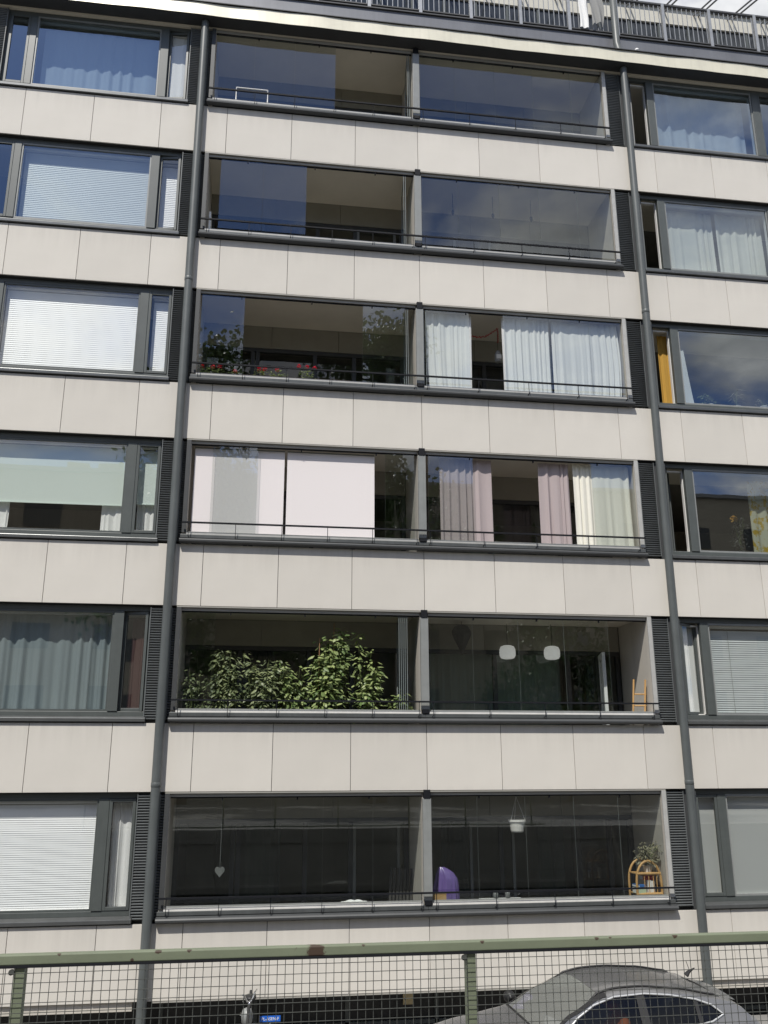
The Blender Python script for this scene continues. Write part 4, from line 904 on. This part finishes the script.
for sg in (-1, 1):
    for (a, b_) in ((1.67, 2.645), (2.745, 3.32), (3.365, 3.635)):
        m = MB(); m.grid(lambda u, v: (lambda s: (lambda q: (s, sg*(side_y(s, q)-.006), q))(dloz(s, 0)+(dloz(s, 1)-dloz(s, 0))*v))(a+(b_-a)*u), 16, 4); m.build('side_window', M['cglass'], car, smooth=True)
    for (a, b_) in ((2.645, 2.745), (3.32, 3.365)):
        m = MB(); m.grid(lambda u, v: (lambda s: (lambda q: (s, sg*(side_y(s, q)+.002), q))(dloz(s, 0)+(dloz(s, 1)-dloz(s, 0))*v))(a+(b_-a)*u), 2, 4); m.build('pillar_trim', M['black'], car)
    m = MB(); m.tube([(s, sg*(side_y(s, q)+.004), q) for s, q in DLO], .013, 6, True); m.build('window_trim', M['brtrim'], car, smooth=True)
    m = MB(); pts = [(s, sg*(sect(s)[6][0]-.01), sect(s)[6][1]+.012) for s in [2.1+.1*i for i in range(17)]]; pts[0] = (pts[0][0], pts[0][1], pts[0][2]-.03); pts[-1] = (pts[-1][0], pts[-1][1], pts[-1][2]-.03)
    m.tube(pts, .013, 6); m.build('roof_rail', M['black'], car, smooth=True)
    m = MB()   # black strip along the windscreen pillar
    def pil(u, v):
        s_ = 1.56+.74*u; a_, b_ = sect(s_)[5], sect(s_)[6]; f = -.05+.95*v
        return (s_-.004, sg*(a_[0]+(b_[0]-a_[0])*f+.004), a_[1]+(b_[1]-a_[1])*f+.005)
    m.grid(pil, 14, 3).build('pillar_strip', M['black'], car, smooth=True)
    m = MB(); m.tube([(1.62, sg*.84, 1.07), (1.60, sg*.95, 1.09)], .02, 6); m.grid(lambda u, v: (1.60+.10*math.cos(6.283*u)*math.sin(3.1416*v)*.8, sg*(.92+.2*v), 1.14+.075*math.sin(6.283*u)*max(0,math.sin(3.1416*v))**.5), 16, 8); m.build('wing_mirror', M['black'], car, smooth=True)
    for sw in (.86, 3.45):
        m = MB()
        for yy in (.70, .89): pass
        m.tube([(sw, sg*.68, .345), (sw, sg*.70, .345), (sw, sg*.88, .345), (sw, sg*.90, .345)], [.30, .34, .34, .31], 32); wh = m.build('wheel', M['tyre'], car, smooth=False)
        m = MB(); m.tube([(sw, sg*.895, .345), (sw, sg*.905, .345)], [.235, .22], 28)
        for a in range(5):
            t = a*1.2566; m.tube([(sw, sg*.912, .345), (sw+.21*math.cos(t), sg*.908, .345+.21*math.sin(t))], [.04, .022], 6)
        m.build('rim', M['frame_l'], wh)
    m = MB()   # door shut lines and the dark sill cladding
    for sx_ in (1.62, 2.70, 3.50): m.tube([(sx_, sg*(lerp_tab(HW, sx_)+.001-.012*max(0, (zq-.8)/.25)), zq) for zq in (.42, .6, .8, .92, sect(sx_)[3][1]-.01)], .004, 4)
    m.build('door_seam', M['black'], car)
    MB().box(1.32, 3.0, min(sg*.86, sg*.925), max(sg*.86, sg*.925), .26, .40).build('sill_cladding', M['black'], car, bevel=.02)
    m = MB(); m.grid(lambda u, v: (.10+.30*u, sg*(lerp_tab(HW, .10+.30*u)-.035+.015), .70+.06*u+.10*v), 6, 2); m.build('headlight', M['lampw'], car)
    m = MB(); m.grid(lambda u, v: (4.10+.20*u, sg*(lerp_tab(HW, 4.10+.20*u)-.02), .92+.12*v), 6, 2); m.build('tail_light', M['lampr'], car)
    m = MB()
    for (hx) in (2.45, 3.4): m.tube([(hx, sg*.93, .93), (hx+.16, sg*.93, .935)], .012, 6)
    m.build('door_handle', M['car'], car)
m = MB()
def top_pt(s, t, off):
    h = sect(s); ys = [h[6], h[7], h[8]]; a = abs(t)*2
    y, q = ((ys[2][0]+(ys[1][0]-ys[2][0])*a, ys[2][1]+(ys[1][1]-ys[2][1])*a) if a < 1 else (ys[1][0]+(ys[0][0]-ys[1][0])*(a-1), ys[1][1]+(ys[0][1]-ys[1][1])*(a-1)))
    return (s-off*.5, y*(1 if t > 0 else -1), q+off)
MB().grid(lambda u, v: top_pt(WA+(WB-WA)*u, -1+2*v, -.004), 12, 12).build('windshield', M['wsglass'], car, smooth=True)
MB().grid(lambda u, v: (lambda p: (p[0]+.008, p[1]*.93, p[2]+.004))(top_pt(3.93+.14*u, -1+2*v, 0)), 4, 12).build('rear_window', M['black'], car, smooth=True)
MB().grid(lambda u, v: (3.70+.22*u, (-1+2*v)*(.60-.03*u), sect(3.70)[8][1]+.014-.045*u-.035*(2*v-1)**2), 6, 14).build('roof_spoiler', M['car'], car, smooth=True)
MB().tube([(3.60, 0, 1.53), (3.64, 0, 1.57), (3.72, 0, 1.61)], [.035, .022, .006], 8).tube([(3.66,0,1.56),(3.62,.01,1.69)], .004, 5).build('antenna', M['black'], car)
MB().grid(lambda u, v: (.02-.03*math.sin(3.14*u), -.45+.9*u, .48+.2*v), 10, 3).build('grille', M['black'], car)
MB().box(.35, 4.05, -.66, .66, .26, .40).build('chassis', M['black'], car)
MB().box(1.5, 4.1, -.78, .78, .42, .44).box(1.38, 1.66, -.74, .74, .8, 1.03).build('cabin_trim', M['seat'], car)
for (x, y) in ((2.45, -.38), (2.45, .38), (3.25, -.38), (3.25, .38)):
    m = MB(); m.box(x-.28, x+.25, y-.24, y+.24, .46, .64); m.add([(x+.18,y-.24,.6),(x+.34,y-.24,.6),(x+.46,y-.2,1.12),(x+.36,y-.2,1.12),(x+.18,y+.24,.6),(x+.34,y+.24,.6),(x+.46,y+.2,1.12),(x+.36,y+.2,1.12)], [(0,1,2,3),(4,7,6,5),(0,4,5,1),(1,5,6,2),(2,6,7,3),(3,7,4,0)]); m.box(x+.37, x+.46, y-.12, y+.12, 1.14, 1.29)
    m.build('seat', M['seat'], car, bevel=.03)
m = MB(); m.tube([(1.80+.07*math.cos(a*.3927), -.38+.18*math.sin(a*.3927), .98+.16*math.cos(a*.3927)) for a in range(16)], .014, 6, True); m.build('steering_wheel', M['black'], car)

MB().tube([top_pt(WA-.005, -1+2*i/12, .004) for i in range(13)], .012, 5).build('windshield_seal', M['black'], car)
# driver: one skinned body, head with face, seated behind the wheel
def skin_fig(name, pts, edges, rad, mat, parent, root, sub=2):
    me = bpy.data.meshes.new(name); me.from_pydata(pts, edges, []); o = bpy.data.objects.new(name, me); col.objects.link(o); o.parent = parent
    sm = o.modifiers.new('skin', 'SKIN'); sm.use_smooth_shade = True
    for i, r_ in enumerate(rad): me.skin_vertices[0].data[i].radius = (r_ if isinstance(r_, tuple) else (r_, r_)); me.skin_vertices[0].data[i].use_root = (i == root)
    s_ = o.modifiers.new('sub', 'SUBSURF'); s_.levels = sub; s_.render_levels = sub
    me.materials.append(mat); return o
dr = empty('person', 'driver with red brown hair and orange top seated in the dark grey car', 'person', None, (CX+2.46, CY-.38, .655))
P_ = [(0,0,.05),(.07,0,.25),(.10,0,.45),(.09,0,.56),(.06,0,.60),(.045,0,.64), (.09,-.17,.50),(-.08,-.21,.28),(-.36,-.12,.36),(.09,.17,.50),(-.08,.21,.28),(-.36,.12,.36), (-.02,-.1,.04),(-.45,-.13,.10),(-.62,-.13,-.16),(-.02,.1,.04),(-.45,.13,.10),(-.62,.13,-.16)]
E_ = [(0,1),(1,2),(2,3),(3,4),(4,5),(3,6),(6,7),(7,8),(3,9),(9,10),(10,11),(0,12),(12,13),(13,14),(0,15),(15,16),(16,17)]
R_ = [(.15,.12),(.14,.11),(.15,.11),(.09,.08),.052,.05,.06,.045,.033,.06,.045,.033,.085,.065,.05,.085,.065,.05]
bodyo = skin_fig('body', P_, E_, R_, M['shirt'], dr, 0)
m = MB()
def head(u, v):
    a = 2*math.pi*u; b = math.pi*(v-.5); x = .098*math.cos(b)*math.cos(a); y = .074*math.cos(b)*math.sin(a); q = .112*math.sin(b)
    fx = -math.cos(a)*math.cos(b)
    if fx > .2 and q < -.02: x -= .012*fx
    if q < -.03: y *= 1-.25*min(1, (-q-.03)/.09)
    if fx > .93 and -.035 < q < .02: x -= .024*(1-abs(q+.012)/.035 if abs(q+.012) < .035 else 0)
    if fx > .8 and .0 < q < .035 and .25 < abs(y)/.074 < .6: x += .008
    return (.01+x, y, .80+q)
m.grid(head, 40, 24).build('head', M['skin'], dr, smooth=True)
for sg in (-1, 1):
    MB().lathe((.015, sg*.076, .775), [(.004,0),(.018,.01),(.02,.035),(.014,.055),(.004,.06)], 10, 1, .45).build('ear', M['skin'], dr, smooth=True)
    MB().lathe((-.079, sg*.032, .805), [(.002,-.009),(.009,-.005),(.01,0),(.009,.005),(.002,.009)], 10).build('eye', M['white'], dr, smooth=True)
    m = MB()   # hands closed on the wheel
    m.lathe((-.40, sg*.13, .36), [(.012,-.05),(.035,-.035),(.04,0),(.035,.03),(.02,.045)], 10, .8, .55)
    for i in range(4): m.tube([(-.405, sg*(.13), .335+.02*i), (-.445, sg*(.145), .335+.02*i), (-.455, sg*.17, .335+.02*i), (-.43, sg*.185, .335+.02*i)], [.009, .009, .008, .007], 6)
    m.tube([(-.395, sg*.12, .385), (-.43, sg*.13, .41), (-.455, sg*.15, .41)], [.011, .010, .008], 6)
    m.build('hand', M['skin'], dr, smooth=True)
MB().tube([(-.094,-.02,.755),(-.098,0,.753),(-.094,.02,.755)], .005, 6).build('mouth', M['hair'], dr)
m = MB(); m.grid(lambda u, v: (lambda p: (.012+(p[0]-.01)*1.1, p[1]*1.12, .806+(p[2]-.80)*1.1))(head(u, .44+.56*v if math.cos(2*math.pi*u) > -.25 else .80+.2*v)), 40, 14); m.build('hair', M['hair'], dr, smooth=True)

for ch in dr.children:
    if ch.name.split('.')[0] in ('head', 'ear', 'eye', 'mouth', 'hair'): ch.location.z = -.085
# ------------------------------------------------------------------ green railing in front of the camera
FY, FZ = -11.25, ZB-13.418
fe = empty('mesh_railing', 'green painted railing with rusty top bar and square wire mesh', 'railing', None, (0, FY, TERR)); H = FZ-TERR
m = MB(); m.box(-7.2, 7.2, -.022, .022, H-.037, H)
tb = m.build('top_bar', M['green'], fe, bevel=.004, shift=(0, 0, H-.02)); tb.location = (0, 0, H-.02)
MB().box(-7.2, 7.2, -.030, -.014, H-.0455, H-.0372).build('bar_shadow_strip', M['rail'], fe)  # black strip added as the shadow line under the top bar
MB().box(-7.2, 7.2, -.012, .012, .10, .135).build('bottom_bar', M['green'], fe, bevel=.003)
px = [-2.14+1.79*i for i in range(-2, 6)]
pp = MB().box(-.021, .021, -.02, .02, .062, H-.0462).build('post', M['green'], fe, bevel=.003); pp.location = (px[0], .0, 0)
bt = MB().tube([(0,-.03,H-.06),(0,-.018,H-.06)], .011, 8).tube([(0,-.03,.4),(0,-.02,.4)], .009, 8).build('bolt', M['wire'], fe); bt.location = (px[0]-.03, 0, 0)
m = MB(); w_ = 1.75; n = 54; rnd = random.Random(2)
for i in range(n+1):
    x = .02+i*w_/n; j = rnd.uniform(-.0012, .0012); m.tube([(x, -.028, .08), (x+j*2, -.0275, H*.5), (x+j, -.028, H-.0385)], .0015, 5)
q = .09
while q < H-.05:
    j = rnd.uniform(-.0012, .0012); m.tube([(0, -.0315, q), (w_/2, -.031, q+j), (w_+.04, -.0315, q+j*.5)], .0015, 5); q += .0345
wm_ = m.build('wire_mesh', M['wire'], fe); wm_.location = (px[0], 0, 0)
for x in px[1:]:
    copy_part(pp, fe, (x, 0, 0)); copy_part(bt, fe, (x-.03, 0, 0)); copy_part(wm_, fe, (x, 0, 0))

# ------------------------------------------------------------------ what the glass mirrors: trees and the house across the street
def tree(label, x, y, zb_, h, r, seed, n):
    rnd = random.Random(seed); e = empty('tree', label, 'tree', 'tall trees behind the photographer', (x, y, zb_))
    tr = MB(); tr.tube([(0,0,0),(.1,0,h*.3),(-.1,.1,h*.65),(0,0,h*.95)], [.32,.25,.15,.04], 10); tips = []
    for i in range(34):
        t = rnd.uniform(.22, .92); a = rnd.uniform(0, 6.283); l = r*(1.15-t*.75)*rnd.uniform(.6, 1.1)
        p0 = Vector((0, 0, h*t)); p1 = p0+Vector((math.cos(a)*l*.5, math.sin(a)*l*.5, l*.30)); p2 = p0+Vector((math.cos(a)*l, math.sin(a)*l, l*.25))
        tr.tube([p0, p1, p2], [.09*(1.1-t), .05*(1.1-t), .012], 5); tips += [(p0.lerp(p1, .7), .9), (p1, .9), (p2, 1.1), (p1.lerp(p2, .5), 1.0)]
    tr.build('trunk', M['bark'], e)
    lf = MB()
    for _ in range(n):
        c, s_ = rnd.choice(tips); p = c+Vector((rnd.gauss(0, .55*s_), rnd.gauss(0, .55*s_), rnd.gauss(-.25, .6*s_)))
        lf.leaf(p, Vector((rnd.uniform(-1, 1), rnd.uniform(-1, 1), rnd.uniform(-1.4, .3))), Vector((rnd.uniform(-.5, .5), rnd.uniform(-.5, .5), 1)), rnd.uniform(.22, .42), rnd.uniform(.14, .28))
    lf.build('crown', M['leaft'], e)
tree('tall broadleaf tree mirrored in the left part of the balcony glass', -5.0, -31, TERR, 26.5, 6.0, 1, 15000)
tree('tallest broadleaf tree mirrored in the middle of the balcony glass', 5.2, -31.5, TERR, 28.0, 6.2, 2, 15000)
tree('broadleaf tree mirrored in the lower right balcony glass', 15.0, -31, TERR, 15.5, 4.6, 3, 9000)
ob = empty('opposite_building', 'plain brown apartment block across the street mirrored in the windows', 'building', None, (0, -40, TERR))
OH = 19.6
MB().box(-45, 45, -12, 0, 0, OH).build('wall', M['opp'], ob)
MB().box(-45.3, 45.3, -12.3, .3, OH+.002, OH+.25).build('roof', M['roofm'], ob)
wp = MB().box(-1.1, 1.1, .002, .05, 0, 1.5).build('window', M['oppwin'], ob); wp.location = (-43, 0, 1.2); cnt = 1
for r_ in range(5):
    for c in range(19):
        if r_ == 0 and c == 0: continue
        copy_part(wp, ob, (-43+c*4.75, 0, 1.2+r_*3.7))
for x in (-13.2, -11.2, -21, 8, 17): MB().box(x-.7, x+.7, -4, -2.5, OH+.252, OH+1.5).build('chimney', M['opp'], ob)
